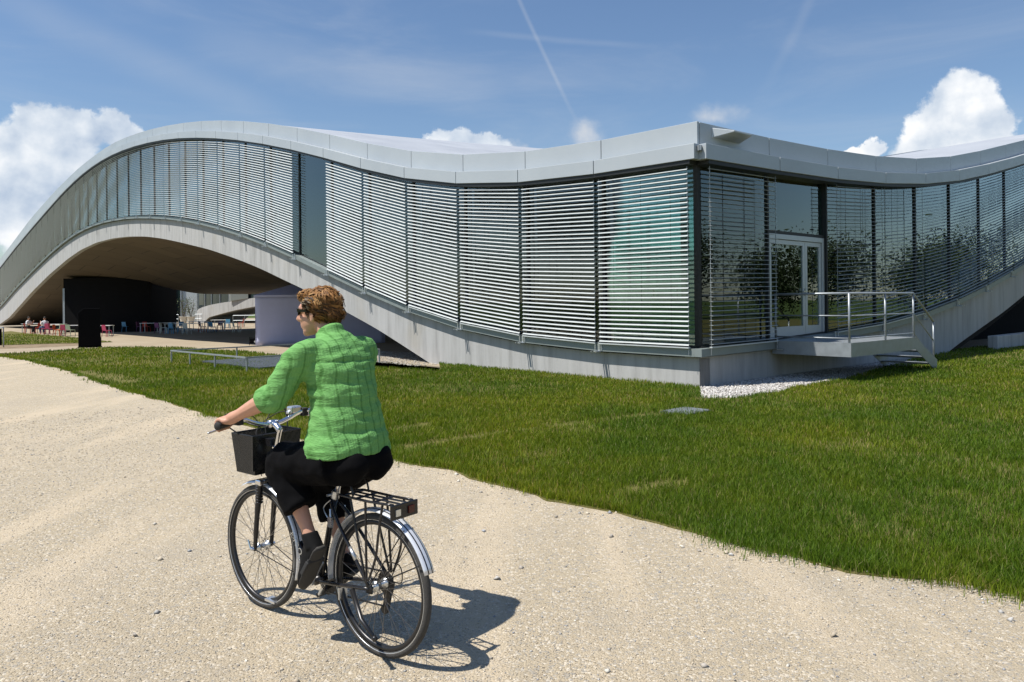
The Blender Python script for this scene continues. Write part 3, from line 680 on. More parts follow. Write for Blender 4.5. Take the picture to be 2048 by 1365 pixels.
# ---- glass corner: post, cap plates of the two fascia boxes and the clip between them
MB().box2((0.03, 0.03, Lgb(0)), (0.13, 0.13, Lgt(0))).build('corner_post', 'dark_metal', bld)
MB().box2((-0.149, -0.149, Lgb(0)-0.164), (0.022, 0.022, Lgb(0)-0.012)).build('sill_corner', 'sill', bld)
clip = MB(); zc = Llt(0)-0.14
clip.bar((-0.16, -0.10, zc+0.05), (-0.20, -0.20, zc+0.05), 0.03, 0.1); clip.bar((-0.20, -0.20, zc+0.05), (-0.10, -0.16, zc+0.05), 0.03, 0.1); clip.bar((-0.03,-0.03, zc+0.05), (-0.19,-0.19, zc+0.05), 0.04, 0.06)
clip.build('fascia_clip', 'galv', bld)
# ---- roof lamp housing on the right parapet
lp = MB(); z = 4.98
lp.add([(0.45, 0.0, z-0.10), (1.45, 0.0, z-0.10), (1.25, -0.42, z-0.03), (0.62, -0.42, z-0.03), (0.45, 0.0, z+0.1), (1.45, 0.0, z+0.1), (1.25, -0.42, z+0.0), (0.62, -0.42, z+0.0)],
       [(3, 2, 1, 0), (4, 5, 6, 7), (0, 1, 5, 4), (1, 2, 6, 5), (2, 3, 7, 6), (3, 0, 4, 7)])
lp.build('lamp_housing', 'fascia', bld, bevel=0.008)
for t in np.arange(8, 30, 2.2):
    MB().box((t*0.95, 9.0, Zc(Lut, Rut, 9.0, t*0.95, .06)+0.06), (0.04, 0.04, 0.16)).build('roof_stud', 'galv', bld)
# ---- door in the second bay of the right facade
d0, d1 = JR[1]+0.05, JR[2]-0.05; zf = Rgb(3.9)-0.02; zt = zf+2.32
fr = MB(); w = 0.085
fr.box2((d0, 0.07, zf), (d0+w, 0.19, zt)); fr.box2((d1-w, 0.07, zf), (d1, 0.19, zt)); fr.box2((d0+w, 0.07, zt-0.11), (d1-w, 0.19, zt)); fr.box2((d0+w, 0.07, zf), (d1-w, 0.19, zf+0.03))
door = fr.build('door_frame', 'door_frame', bld, bevel=0.004)
mid = d0+(d1-d0)*0.66
for (x0, x1) in ((d0+w+0.012, mid-0.006), (mid+0.006, d1-w-0.012)):
    lf = MB(); r_ = 0.10; z0, z1 = zf+0.04, zt-0.12
    lf.box2((x0, 0.10, z0), (x0+r_, 0.16, z1)); lf.box2((x1-r_, 0.10, z0), (x1, 0.16, z1)); lf.box2((x0+r_, 0.10, z1-r_), (x1-r_, 0.16, z1)); lf.box2((x0+r_, 0.10, z0), (x1-r_, 0.16, z0+0.22))
    l_ = lf.build('door_leaf', 'door_frame', bld, bevel=0.004)
    MB().box2((x0+r_, 0.125, z0+0.22), (x1-r_, 0.14, z1-r_)).build('door_pane', 'glass', l_)
hd = MB(); hd.box2((mid-0.075, 0.05, zf+0.95), (mid-0.045, 0.10, zf+1.12)); hd.box2((mid-0.20, 0.03, zf+1.04), (mid-0.045, 0.05, zf+1.065)); hd.build('door_handle', 'steel', bld)
tr = MB(); tr.hexa([(d0, 0.07, zt), (d1, 0.07, zt), (d1, 0.19, zt), (d0, 0.19, zt), (d0, 0.07, zt+0.07), (d1, 0.07, zt+0.07), (d1, 0.19, zt+0.07), (d0, 0.19, zt+0.07)]); tr.build('transom', 'dark_metal', bld)
MB().hexa([(d0, 0.12, zt+.07), (d1, 0.12, zt+.07), (d1, 0.135, zt+.07), (d0, 0.135, zt+.07), (d0, 0.12, Rgt(d0)), (d1, 0.12, Rgt(d1)), (d1, 0.135, Rgt(d1)), (d0, 0.135, Rgt(d0))]).build('pane', 'glass', bld)
# ---- inside: columns, brace, counter, balustrade
for (t, s) in ((3.5, 2.8), (3.2, 6.6), (3.4, 10.6), (3.0, 15), (7.6, 2.6), (12, 2.8), (16.5, 3.0), (3.4, 20), (3.4, 25), (3.4, 30), (21, 3.0), (6.4, 5.0), (6.4, 9.6), (10, 5.2), (15, 5.2)):
    z0, z1 = Zc(Lgb, Rgb, s, t)-0.06, Zc(Lgt, Rgt, s, t, .05)+0.03
    MB().tube([(t, s, z0), (t, s, z1)], 0.075, 12).build('column', 'column', bld, smooth=True)
MB().bar((0.30, 0.30, 3.95), (2.2, 0.55, 1.4), 0.12, 0.12).build('brace', 'column', bld)
ct_ = thing('reception_counter', 'pale green counter with white top inside the glass corner', 'counter', bw(0.75, 0.9, Lgb(0.5)-0.06), AZB)
MB().box((0, 0.25, 0.48), (0.9, 0.5, 0.96)).build('cabinet', 'counter', ct_); MB().box((-0.05, 0.25, 0.985), (1.1, 0.6, 0.05)).build('counter_top', 'white_top', ct_)
bal = thing('inner_balustrade', 'dark steel balustrade inside the corner room behind the blinds', 'balustrade', bw(0, 0, 0), AZB)
zb = 0.72
MB().tube([(0.8, 4.2, zb+1.35), (5.0, 4.2, zb+1.35)], 0.025).build('hand_rail', 'dark_metal', bal); MB().tube([(0.8, 4.2, zb+0.9), (5.0, 4.2, zb+0.9)], 0.015).build('mid_rail', 'dark_metal', bal)
for x in (0.8, 1.85, 2.9, 3.95, 5.0): MB().tube([(x, 4.2, Zc(Lgb, Rgb, 4.2, x)-.06), (x, 4.2, zb+1.35)], 0.02).build('baluster', 'dark_metal', bal)

# ------------------------------------------------------------------ entrance platform with stair
pf = thing('entrance_platform', 'galvanised steel platform with railing and steps at the glass door', 'platform', bw(0, 0, 0), AZB)
T0, T1 = JR[1]-0.02, JR[2]+0.55; OUT = -1.75; zd = Rgb(3.9)-0.04
dk = MB(); dk.box2((T0, OUT, zd-0.05), (T1, -0.06, zd)); dk.build('deck', 'galv', pf)
ap = MB(); ap.box2((T0, OUT-0.012, zd-0.27), (T1, OUT, zd+0.01)); ap.box2((T0-0.012, OUT-0.012, zd-0.27), (T0, -0.06, zd+0.01)); ap.box2((T1, OUT, zd-0.27), (T1+0.012, -0.06, zd+0.01)); ap.build('apron', 'galv', pf)
# stair runs down along the facade
st0, st1 = T1+0.012, T1+1.25; nst = 4
for yy in (OUT+0.0, -0.62):
    MB().add([(st0, yy, zd), (st1, yy, 0.22), (st1, yy, 0.0), (st1-0.18, yy, 0.0), (st0, yy, zd-0.27), (st0, yy+0.012, zd), (st1, yy+0.012, 0.22), (st1, yy+0.012, 0.0), (st1-0.18, yy+0.012, 0.0), (st0, yy+0.012, zd-0.27)],
             [(0, 1, 2, 3, 4), (9, 8, 7, 6, 5), (0, 5, 6, 1), (1, 6, 7, 2), (2, 7, 8, 3), (3, 8, 9, 4), (4, 9, 5, 0)]).build('stringer', 'galv', pf)
for i in range(nst):
    x = st0+0.15+i*0.28; z = zd-(i+1)*zd/(nst+1)
    MB().box2((x-0.13, OUT+0.015, z-0.035), (x+0.13, -0.61, z)).build('tread', 'galv', pf)
rl = 0.021; ye = OUT+0.04
def rail(pts, r, nm): MB().tube(pts, r, 10).build(nm, 'galv', pf, smooth=True)
for dz, r_ in ((1.0, 0.024), (0.55, 0.014), (0.10, 0.014)):
    nm = 'hand_rail' if dz == 1.0 else 'rail'
    rail([(T0+0.03, -0.10, zd+dz), (T0+0.03, ye, zd+dz), (T1-0.02, ye, zd+dz), (st1-0.10, ye, zd+dz-(zd-0.12))], r_, nm)
for p_ in ((T0+0.03, -0.12), (T0+0.03, ye), ((T0+T1)/2+0.1, ye), (T1-0.02, ye)):
    rail([(p_[0], p_[1], zd-0.02), (p_[0], p_[1], zd+1.0)], rl, 'post')
rail([(st1-0.10, ye, 0.14), (st1-0.10, ye, 1.12)], rl, 'post')


# ------------------------------------------------------------------ under and behind the arch
def local_root(name, label, cat, x, y, rz=0.0, group=None):
    g = gpt(x, y); return thing(name, label, cat, (g.x, g.y, g.z-0.012), rz, group)
# dark core block
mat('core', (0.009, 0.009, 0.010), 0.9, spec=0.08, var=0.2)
cw = thing('core_or_shade_wall', 'dark concrete core block standing under the arch', 'wall', (-32.2, 64.0, gz(64)-0.012), 0)
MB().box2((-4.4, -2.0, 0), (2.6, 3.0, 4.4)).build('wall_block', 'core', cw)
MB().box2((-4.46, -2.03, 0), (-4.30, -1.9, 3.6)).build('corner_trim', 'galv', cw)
# black info pillar
g = gpt(180, 695); tot = thing('sign_pillar', 'tall matt black sign pillar with a clipped top corner on lawn edge', 'sign', (g.x, g.y, g.z), math.radians(28))
tw, th = 0.47, 1.80; prof_ = [(-tw, 0), (tw, 0), (tw, 0.42), (tw-0.03, 0.5), (tw-0.03, th), (-tw+0.22, th), (-tw, th-0.2)]
mb = MB(); n = len(prof_); mb.add([(x, -0.09, z) for x, z in prof_]+[(x, 0.09, z) for x, z in prof_], [tuple(range(n)), tuple(range(2*n-1, n-1, -1))]+[(i, n+i, n+(i+1) % n, (i+1) % n) for i in range(n)]); mb.build('panel', 'black_sign', tot, bevel=0.01)
MB().box2((-tw-0.03, -0.14, -0.02), (tw+0.03, 0.14, 0.03)).build('base_plate', 'black_sign', tot)
# hoop with a black panel at the far left
g = gpt(-6, 695); hp = thing('panel_stand', 'black panel in a bent grey tube frame at the path', 'stand', (g.x, g.y, g.z-.01), math.radians(20))
MB().tube(sub([(-0.45, 0, 0), (-0.45, 0, 0.85), (-0.4, 0, 0.95), (0.2, 0, 0.95), (0.27, 0, 0.88), (0.27, 0, 0)], 3), 0.028, 8).build('tube_frame', 'galv', hp, smooth=True); MB().box2((-0.42, -0.015, 0.1), (0.2, 0.015, 0.9)).build('panel', 'black_sign', hp)
# white marquee
a, b_ = gpt(511, 691), gpt(790, 683.5); ang = math.radians(13); wlen = 6.0
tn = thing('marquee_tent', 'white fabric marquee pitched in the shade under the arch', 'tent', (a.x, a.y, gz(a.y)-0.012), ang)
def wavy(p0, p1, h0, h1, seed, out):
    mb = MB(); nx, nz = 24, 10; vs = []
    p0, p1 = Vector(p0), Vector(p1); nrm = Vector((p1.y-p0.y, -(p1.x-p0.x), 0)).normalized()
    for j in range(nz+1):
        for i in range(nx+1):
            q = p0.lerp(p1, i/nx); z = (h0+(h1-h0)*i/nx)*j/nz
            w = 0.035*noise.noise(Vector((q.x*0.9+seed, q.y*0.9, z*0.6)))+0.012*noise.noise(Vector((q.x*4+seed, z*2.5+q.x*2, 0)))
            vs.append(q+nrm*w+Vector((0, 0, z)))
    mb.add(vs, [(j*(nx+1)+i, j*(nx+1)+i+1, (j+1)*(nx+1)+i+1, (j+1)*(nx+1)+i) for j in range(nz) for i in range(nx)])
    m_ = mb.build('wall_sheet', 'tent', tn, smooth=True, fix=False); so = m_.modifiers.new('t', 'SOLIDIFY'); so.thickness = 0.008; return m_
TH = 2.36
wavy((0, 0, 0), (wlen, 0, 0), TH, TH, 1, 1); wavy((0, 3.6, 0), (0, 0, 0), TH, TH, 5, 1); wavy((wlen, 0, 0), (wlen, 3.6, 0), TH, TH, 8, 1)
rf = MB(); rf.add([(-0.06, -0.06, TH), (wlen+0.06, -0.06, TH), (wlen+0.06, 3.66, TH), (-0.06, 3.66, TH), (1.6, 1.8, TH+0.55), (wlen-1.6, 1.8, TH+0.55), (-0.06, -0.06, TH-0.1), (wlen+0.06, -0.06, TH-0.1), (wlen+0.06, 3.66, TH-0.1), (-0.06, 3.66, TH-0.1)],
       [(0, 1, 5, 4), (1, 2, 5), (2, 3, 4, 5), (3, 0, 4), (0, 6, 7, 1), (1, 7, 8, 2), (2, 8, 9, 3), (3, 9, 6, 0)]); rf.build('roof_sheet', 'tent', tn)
for x, y in ((0.03, 0.05), (wlen/2, 0.05), (wlen-.03, 0.05), (0.03, 3.55)): MB().box2((x-0.025, y, 0), (x+0.025, y+0.05, TH)).build('pole', 'alu', tn)
g = gpt(513, 690); sp_ = thing('floor_spotlight', 'small black floor spotlight at the corner of the marquee', 'spotlight', (g.x-0.05, g.y-0.25, g.z-0.012), ang)
MB().box2((-0.16, -0.12, 0.08), (0.16, 0.12, 0.34)).build('housing', 'black_sign', sp_, bevel=0.01); MB().tube([(0.08, -0.125, 0.18), (0.08, -0.13, 0.18)], 0.05, 12).build('lens', 'steel', sp_); MB().tube([(-0.19, 0, 0), (-0.19, 0, 0.38), (0.19, 0, 0.38), (0.19, 0, 0)], 0.015, 6).build('yoke', 'black_sign', sp_)
# low railing round a ground hatch
A0 = gpt(342.6, 727); B0 = gpt(493, 745.6); la = (B0-A0).length; ang = math.atan2(B0.y-A0.y, B0.x-A0.x)
hr = thing('hatch_railing', 'low galvanised railing round a flat metal hatch in the lawn', 'railing', (A0.x, A0.y, 0.01), ang)
wq = 4.0; hgt = 0.36
for (p, q) in (((0, 0), (la, 0)), ((la, 0), (la, wq)), ((0, 0), (0, wq)), ((0, wq), (la, wq))):
    MB().bar((p[0], p[1], hgt), (q[0], q[1], hgt), 0.05, 0.035).build('rail', 'galv', hr)
for p in ((0.02, 0), (la*0.28, 0), (la*0.62, 0), (la-.02, 0.02), (la, wq*0.5), (la, wq), (0, wq*0.5), (0, wq), (la*0.5, wq)): MB().bar((p[0], p[1], -0.02), (p[0], p[1], hgt), 0.035, 0.035).build('post', 'galv', hr)
mat('hatch', (0.075, 0.09, 0.11), 0.5, 0.3, var=0.15)
MB().box2((0.6, 0.6, 0), (la-0.5, wq-0.9, 0.05)).build('hatch_plate', 'hatch', hr)
# far wing of the court, seen through the arch
wing = thing('court_wing', 'curving concrete ramp with dark glass across the sunny court', 'building', (at_depth(420, 636, 92).x, 92, gz(92)-0.012), 0)
wl = wing.location
def wp(x, y, Y): v = at_depth(x, y, Y)-wl; return v
def wstrip(name, m, lows, highs, thick=1.2):
    mb = MB(); rings = []
    for (x, yl, Y), (x2, yh, Y2) in zip(lows, highs):
        lo, hi = wp(x, yl, Y), wp(x2, yh, Y2); bk = Vector((0, thick, 0))
        if name == 'ramp_edge' and x < 415: lo.z = -0.03
        rings.append([lo, hi, hi+bk, lo+bk])
    mb.loft(rings); return mb.build(name, m, wing)
sx = [394, 398, 406, 418, 432, 450, 470, 490, 512, 540]; lo_ = [634, 638, 638, 635, 631, 626, 621, 617, 613, 606]; hi_ = [622, 618, 614.5, 611, 608, 605, 602, 599, 595.5, 590]
Ys = [93, 92, 91, 90, 89, 88, 87, 86, 85, 84]
wstrip('ramp_edge', 'concrete', [(x, y, Y) for x, y, Y in zip(sx, lo_, Ys)], [(x, y, Y) for x, y, Y in zip(sx, hi_, Ys)], 14)
mat('dark_glass', (0.02, 0.03, 0.032), 0.08, 0.0, spec=0.6)
wstrip('glass_wall', 'dark_glass', [(x, y+1, Y+0.4) for x, y, Y in zip(sx, hi_, Ys)], [(x, y-66, Y+0.4) for x, y, Y in zip(sx, hi_, Ys)], 0.2)
for x in (396, 410, 423, 440, 458): 
    k = np.interp(x, sx, hi_); Y = float(np.interp(x, sx, Ys)); MB().bar(wp(x, k, Y+0.3), wp(x, k-66, Y+0.3), 0.10, 0.1, up=(0, 1, 0)).build('mullion', 'galv', wing)
wstrip('blind_panel', 'slat', [(459, 603, 87.2), (496, 597.5, 85.8)], [(459, 545, 87.2), (496, 540, 85.8)], 0.05)
for i in range(30):
    f = i/30; wstrip('blind_slat', 'slat', [(459, 603-57*f, 87.1), (496, 597.5-57*f, 85.7)], [(459, 602.2-57*f, 87.05), (496, 596.7-57*f, 85.65)], 0.04)
w2 = thing('court_wall', 'pale concrete ramp end and glazed wall closing the sunny court', 'wall', (at_depth(340, 633, 97).x, 97, gz(97)-0.012), 0); wl = w2.location
def w2b(name, m, x0, x1, y0, y1, Y, th=0.3):
    a, b = at_depth(x0, y0, Y)-wl, at_depth(x1, y1, Y)-wl; MB().box2((a.x, a.y, a.z), (b.x, b.y+th, b.z)).build(name, m, w2)
w2b('ramp_end', 'concrete', 296, 323, 648, 611, 93, 3); w2b('glass_wall', 'dark_glass', 322, 396, 649, 560, 98, 0.2)
w2b('white_panel', 'slat', 364, 394, 649, 560, 97.6); w2b('white_panel', 'slat', 329, 344, 607, 560, 97.6)
for x in (330, 346, 361): w2b('mullion', 'galv', x, x+1.6, 649, 560, 97.4, 0.15)
def fence_rail(x0, x1, yb, Y, lab):
    a, b = at_depth(x0, yb, Y), at_depth(x1, yb, Y); f = thing('court_railing', lab, 'railing', (a.x, a.y, gz(a.y)-0.012), 0); L = b.x-a.x
    for z in (1.05, 0.55): MB().tube([(0, 0, z), (L, 0, z)], 0.035, 6).build('rail', 'galv', f)
    for k in range(3): MB().tube([(L*k/2, 0, 0), (L*k/2, 0, 1.05)], 0.03, 6).build('post', 'galv', f)
fence_rail(337, 357, 634, 88, 'white railing before the glazed court wall beside planters'); fence_rail(466, 512, 644, 76, 'long railing along the court beside the marquee'); fence_rail(390, 404, 637, 90, 'short railing at the foot of the curving concrete ramp')
# planters with slender trees
mat('pot', (0.66, 0.63, 0.57), 0.7, var=0.06); mat('bark', (0.12, 0.09, 0.06), 0.9); mat('leaf', (0.085, 0.12, 0.03), 0.6, var=0.4, vscale=6)
for i, (x, y, lab) in enumerate(((367, 634, 'pale pot with a thin leafy tree nearer the court railing'), (382, 636, 'pale pot with a thin leafy tree nearer the concrete ramp'))):
    p = at_depth(x, y, 86); pt_ = thing('potted_tree', lab, 'potted tree', (p.x, p.y, gz(p.y)-0.012), 0, 'potted trees in the court')
    MB().loft([[(r*math.cos(t), r*math.sin(t), z) for t in np.linspace(0, 2*PI, 16, endpoint=False)] for r, z in ((0.26, 0), (0.42, 0.78), (0.46, 0.8), (0.46, 0.86), (0.38, 0.86), (0.36, 0.78))]).build('pot', 'pot', pt_)
    tk = MB(); lv = MB(); rs = random.Random(i+3)
    for k in range(5):
        e = Vector((rs.uniform(-.5, .5), rs.uniform(-.5, .5), rs.uniform(2.2, 3.2))); q = sub([(0, 0, 0.7), e*0.5+Vector((0, 0, 0.3)), e], 4); tk.tube(q, [0.03*(1-0.07*j) for j in range(len(q))], 5)
        for j in range(46):
            c = q[rs.randrange(3, len(q))]+Vector((rs.gauss(0, .26), rs.gauss(0, .26), rs.gauss(0, .22))); d = Vector((rs.uniform(-1, 1), rs.uniform(-1, 1), rs.uniform(-.8, .4))).normalized()*0.16; w = d.cross(Vector((rs.random(), rs.random(), rs.random()))).normalized()*0.04
            lv.add([c, c+d*0.5+w, c+d, c+d*0.5-w], [(0, 1, 2, 3)])
    tk.build('trunk', 'bark', pt_); lv.build('crown', 'leaf', pt_, fix=False)
# tables and chairs
for nm, c in dict(red=(0.42, 0.03, 0.015), magenta=(0.42, 0.05, 0.12), orange=(0.5, 0.10, 0.02), green=(0.35, 0.42, 0.30), blue=(0.09, 0.28, 0.45), purple=(0.16, 0.04, 0.14), pale=(0.55, 0.58, 0.54)).items(): mat('chair_'+nm, c, 0.45)
def make_chair(color):
    c = thing('plastic_chair', '', 'chair'); m = 'chair_'+color
    MB().box((0, 0, 0.44), (0.42, 0.42, 0.03)).build('seat', m, c, bevel=0.01)
    MB().add([(-.20, .19, .47), (.20, .19, .47), (.20, .22, .47), (-.20, .22, .47), (-.19, .25, .82), (.19, .25, .82), (.19, .28, .82), (-.19, .28, .82)], [(3, 2, 1, 0), (4, 5, 6, 7), (0, 1, 5, 4), (1, 2, 6, 5), (2, 3, 7, 6), (3, 0, 4, 7)]).build('backrest', m, c, bevel=0.01)
    for sx_, sy_ in ((-1, -1), (1, -1), (-1, 1), (1, 1)): MB().bar((sx_*.19, sy_*.19, .45), (sx_*.22, sy_*.23, 0), 0.035, 0.035).build('leg', m, c)
    return c
protos = {}
LAB = dict(red='red plastic chair deep in the shade among the tables', magenta='magenta plastic chair at the tables under the arch', orange='orange plastic chair at a table near the seated people', green='grey green plastic chair at a table near the seated people', blue='light blue plastic chair at the tables in the shade', purple='dark purple plastic chair among the shaded tables', pale='pale grey plastic chair among the shaded tables')
OWN = {(56, 'red'): 'red plastic chair under the person with crossed legs', (91, 'magenta'): 'magenta plastic chair under the person in jeans', (73, 'red'): 'red plastic chair between the two seated people', (99, 'magenta'): 'magenta plastic chair standing behind the person in jeans', (131, 'magenta'): 'magenta plastic chair beside the grey green chair at a sunny table', (214, 'magenta'): 'magenta plastic chair standing alone beside the black sign pillar', (228, 'red'): 'red plastic chair on the shaded side near the black sign pillar', (482, 'red'): 'red plastic chair at the table nearest the marquee', (473, 'pale'): 'pale grey plastic chair at the table nearest the marquee', (141, 'green'): 'grey green plastic chair tucked behind the black sign pillar', (123, 'green'): 'grey green plastic chair facing the orange chairs', (115, 'orange'): 'orange plastic chair facing the seated people', (121, 'orange'): 'orange plastic chair with its back to the magenta chair', (252, 'blue'): 'light blue plastic chair nearest the dark core wall'}
def chair(x, y, color, rz):
    g = gpt(x, y)
    if color not in protos: protos[color] = o = make_chair(color)
    else: o = copy_tree(protos[color])
    o.location = (g.x, g.y, g.z-0.012); o.rotation_euler = (0, 0, rz); o['label'] = OWN.get((x, color), LAB[color]); o['group'] = color+' chairs under the arch'; return o
for x, y, c, rz in ((56, 667.5, 'red', 1.9), (73, 667, 'red', -1.6), (91, 668.5, 'magenta', -1.9), (99, 669, 'magenta', 2.8), (115, 671.5, 'orange', 1.7), (121, 672, 'orange', -2.0), (131, 672.5, 'magenta', 2.9), (141, 672.5, 'green', 2.9), (123, 670, 'green', 0.3),
                    (214, 674, 'magenta', 2.7), (228, 663, 'red', 2.0), (252, 664, 'blue', 2.9), (263, 662, 'pale', 0.2), (281, 664, 'purple', 1.4), (293, 664, 'red', 3.0), (318, 667, 'purple', 2.8), (327, 667, 'pale', 1.9), (339, 668, 'blue', -1.5), (346, 668, 'blue', 2.8), (374, 669, 'pale', 2.9), (362, 664, 'blue', 0.3),
                    (405, 664, 'red', 1.5), (424, 665, 'blue', 3.0), (440, 662, 'purple', 0.2), (473, 665, 'pale', 2.2), (482, 655, 'red', -1.5), (455, 657, 'blue', 0.2), (310, 660, 'red', 0.1)):
    chair(x, y, c, rz)
tp = None
for i, (x, y) in enumerate(((66, 665), (110, 667.5), (148, 671), (203, 672), (243, 661), (270, 663), (302, 665), (335, 664), (352, 667), (398, 660), (430, 663), (462, 663), (384, 666), (325, 659), (440, 656))):
    g = gpt(x, y)
    if tp is None:
        tp = o = thing('cafe_table', 'white topped table with thin steel legs under the arch', 'table', group='tables under the arch')
        MB().box((0, 0, 0.735), (1.5, 0.75, 0.03)).build('table_top', 'white_top', o)
        for sx_, sy_ in ((-1, -1), (1, -1), (-1, 1), (1, 1)): MB().bar((sx_*.68, sy_*.32, .72), (sx_*.68, sy_*.32, 0), 0.04, 0.04).build('leg', 'galv', o)
        MB().bar((-.68, -.32, .03), (-.68, .32, .03), 0.04, 0.03).build('foot_bar', 'galv', o); MB().bar((.68, -.32, .03), (.68, .32, .03), 0.04, 0.03).build('foot_bar', 'galv', o)
    else: o = copy_tree(tp)
    o['label'] = {0: 'white topped table between the two seated people', 1: 'white topped table behind the person in jeans', 2: 'white topped table half hidden by the black sign pillar', 3: 'white topped table with a lone magenta chair beside it', 11: 'white topped table nearest the marquee'}.get(i, 'white topped table with thin steel legs in the shade under the arch')
    o.location = (g.x, g.y, g.z-0.012); o.rotation_euler = (0, 0, (0.1, -0.05, 0.2, 0.05, -0.1)[i % 5])
# two people sitting at the tables
mat('skin', (0.50, 0.27, 0.185), 0.5, spec=0.35, var=0.07, vscale=25, bump=0.05, bscale=220)
mat('white_cloth', (0.70, 0.71, 0.74), 0.9, var=0.05, vscale=8); mat('dark_cloth', (0.012, 0.012, 0.014), 0.9); mat('jeans', (0.05, 0.07, 0.13), 0.9); mat('hair_dark', (0.02, 0.014, 0.01), 0.7)
def sitter(x, y, rz, legs, lab, cross):
    g = gpt(x, y); b = MB()
    b.tube([(0, 0, 1.0), (0.02, 0, 1.14)], 0.055, 10); b.ell((0.04, 0, 1.22), (0.10, 0.08, 0.12)); b.ell((0.13, 0, 1.20), (0.03, 0.02, 0.03))
    for s_ in (-1, 1):
        b.tube(sub([(0, .19*s_, .96), (0.08, .25*s_, .74), (0.30, .16*s_, .74 if s_ < 0 else .98)], 4), [.055]*3+[.045]*4+[.035]*2, 8); b.ell((0.34, .15*s_, .75 if s_ < 0 else 1.02), (.05, .03, .03))
        b.tube(sub([(0, .1*s_, .5), (0.42, .12*s_*(0 if cross else 1), .52), (0.40, .12*s_, .08)], 4), [.085]*3+[.07]*4+[.05]*2, 8); b.ell((0.47, .12*s_, .05), (.11, .04, .04))
    b.ell((0, 0, .52), (.15, .18, .12)); b.ell((-0.02, 0, .78), (.12, .17, .28))
    p = obj('person', remesh(b, 'person', 0.02, 3), 'skin'); p.location = (g.x, g.y, g.z-0.012); p.rotation_euler = (0, 0, rz); tag(p, lab, 'person')
    sh = MB(); sh.ell((-0.02, 0, .79), (.15, .20, .27)); sh.ell((-.01, 0, .98), (.10, .2, .09))
    for s_ in (-1, 1): sh.tube([(0, .19*s_, .97), (0.07, .25*s_, .75)], [.075, .065], 10)
    obj('shirt', remesh(sh, 'shirt', 0.02, 3), 'white_cloth', p)
    tr_ = MB(); tr_.ell((0, 0, .52), (.18, .20, .14))
    for s_ in (-1, 1): tr_.tube(sub([(0, .1*s_, .5), (0.42, .12*s_*(0 if cross else 1), .52), (0.40, .12*s_, .12)], 4), [.10]*3+[.085]*4+[.065]*2, 10)
    obj('trousers', remesh(tr_, 'trousers', 0.02, 3), legs, p)
    hh = MB(); hh.ell((0.02, 0, 1.265), (.105, .09, .09)); obj('hair', remesh(hh, 'hair', 0.015, 2), 'hair_dark', p)
sitter(57, 667.5, -0.1, 'dark_cloth', 'person in white shirt and black trousers sitting back with legs crossed', True)
sitter(90, 668.5, 2.6, 'jeans', 'person in pale shirt and blue jeans hunched over the table', False)
# stand and kerb under the right hump
g = gpt(2032, 668); sd_ = thing('pole_stand', 'dark pole on a splayed metal foot under the right hump', 'stand', (g.x, g.y, g.z-0.012), 0.3)
MB().tube([(0, 0, 0.1), (0, 0, 1.9)], 0.035, 8).build('pole', 'dark_metal', sd_)
for a in range(4): MB().bar((0, 0, 0.22), (0.55*math.cos(a*PI/2), 0.55*math.sin(a*PI/2), 0.03), 0.05, 0.05).build('foot', 'dark_metal', sd_)
for z in (0.55, 0.8, 1.05): MB().bar((-0.75, 0, z), (0, 0, z), 0.03, 0.03).build('arm', 'dark_metal', sd_)
kb = thing('retaining_kerb', 'low grey concrete kerb wall beside the right lawn', 'kerb', bw(15.6, -0.4), AZB); MB().box2((0, -0.15, -0.02), (16, 0.15, 0.42)).build('kerb_block', 'concrete', kb, bevel=0.02)

cw2 = thing('core_or_shade_wall', 'added black wall standing in for the shade under the right hump', 'wall', bw(15.5, 3.0, -0.3), AZB)  # added near-black wall, stands in for the dark shade under the hump
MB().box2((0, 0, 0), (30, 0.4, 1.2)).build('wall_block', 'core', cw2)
for i in range(8): MB().box2((9+i*2.6, 0.0, 1.2), (11.6+i*2.6, 0.4, 1.3+0.55*(i+1))).build('shade_panel', 'core', cw2)  # stepped black panels carry the same stand-in shade up to the soffit
# trees across the meadow (they show as dark reflections in the right facade)
mat('tree_leaf', (0.035, 0.055, 0.014), 0.7, var=0.45, vscale=0.8)
def tree(x, y, h, r, seed, lab):
    rs = np.random.default_rng(seed); t = thing('broadleaf_tree', lab, 'tree', (x, y, gz(y)-0.03), rs.uniform(0, 6), 'trees across the meadow')
    tk = MB(); tk.tube(sub([(0, 0, -0.4), (0.1, 0, h*0.3), (0.0, 0.15, h*0.75)], 4), [0.28-0.02*k for k in range(9)], 8)
    for k in range(6):
        a = k*1.05+rs.uniform(0, .5); tk.tube([(0.05, 0.05, h*(0.28+0.06*k)), (r*0.6*math.cos(a), r*0.6*math.sin(a), h*(0.45+0.07*k))], [0.10, 0.03], 6)
    tk.build('trunk', 'bark', t)
    cl = rs.normal(0, 1, (26, 3)); cl /= np.linalg.norm(cl, axis=1)[:, None]; cl = cl*rs.uniform(0.3, 0.85, (26, 1))*np.array([r, r, h*0.42])+np.array([0, 0, h*0.54])
    n = 6500; c = cl[rs.integers(0, 26, n)]+rs.normal(0, 0.24*r, (n, 3)); u = rs.normal(0, 1, (n, 3)); u /= np.linalg.norm(u, axis=1)[:, None]; w = np.cross(u, rs.normal(0, 1, (n, 3))); w /= np.linalg.norm(w, axis=1)[:, None]
    V = np.stack([c-u*.17, c+w*.12, c+u*.17, c-w*.12], 1).reshape(-1, 3); me = bpy.data.meshes.new('crown'); me.from_pydata(V.tolist(), [], [(4*i, 4*i+1, 4*i+2, 4*i+3) for i in range(n)]); me.update(); obj('crown', me, 'tree_leaf', t)
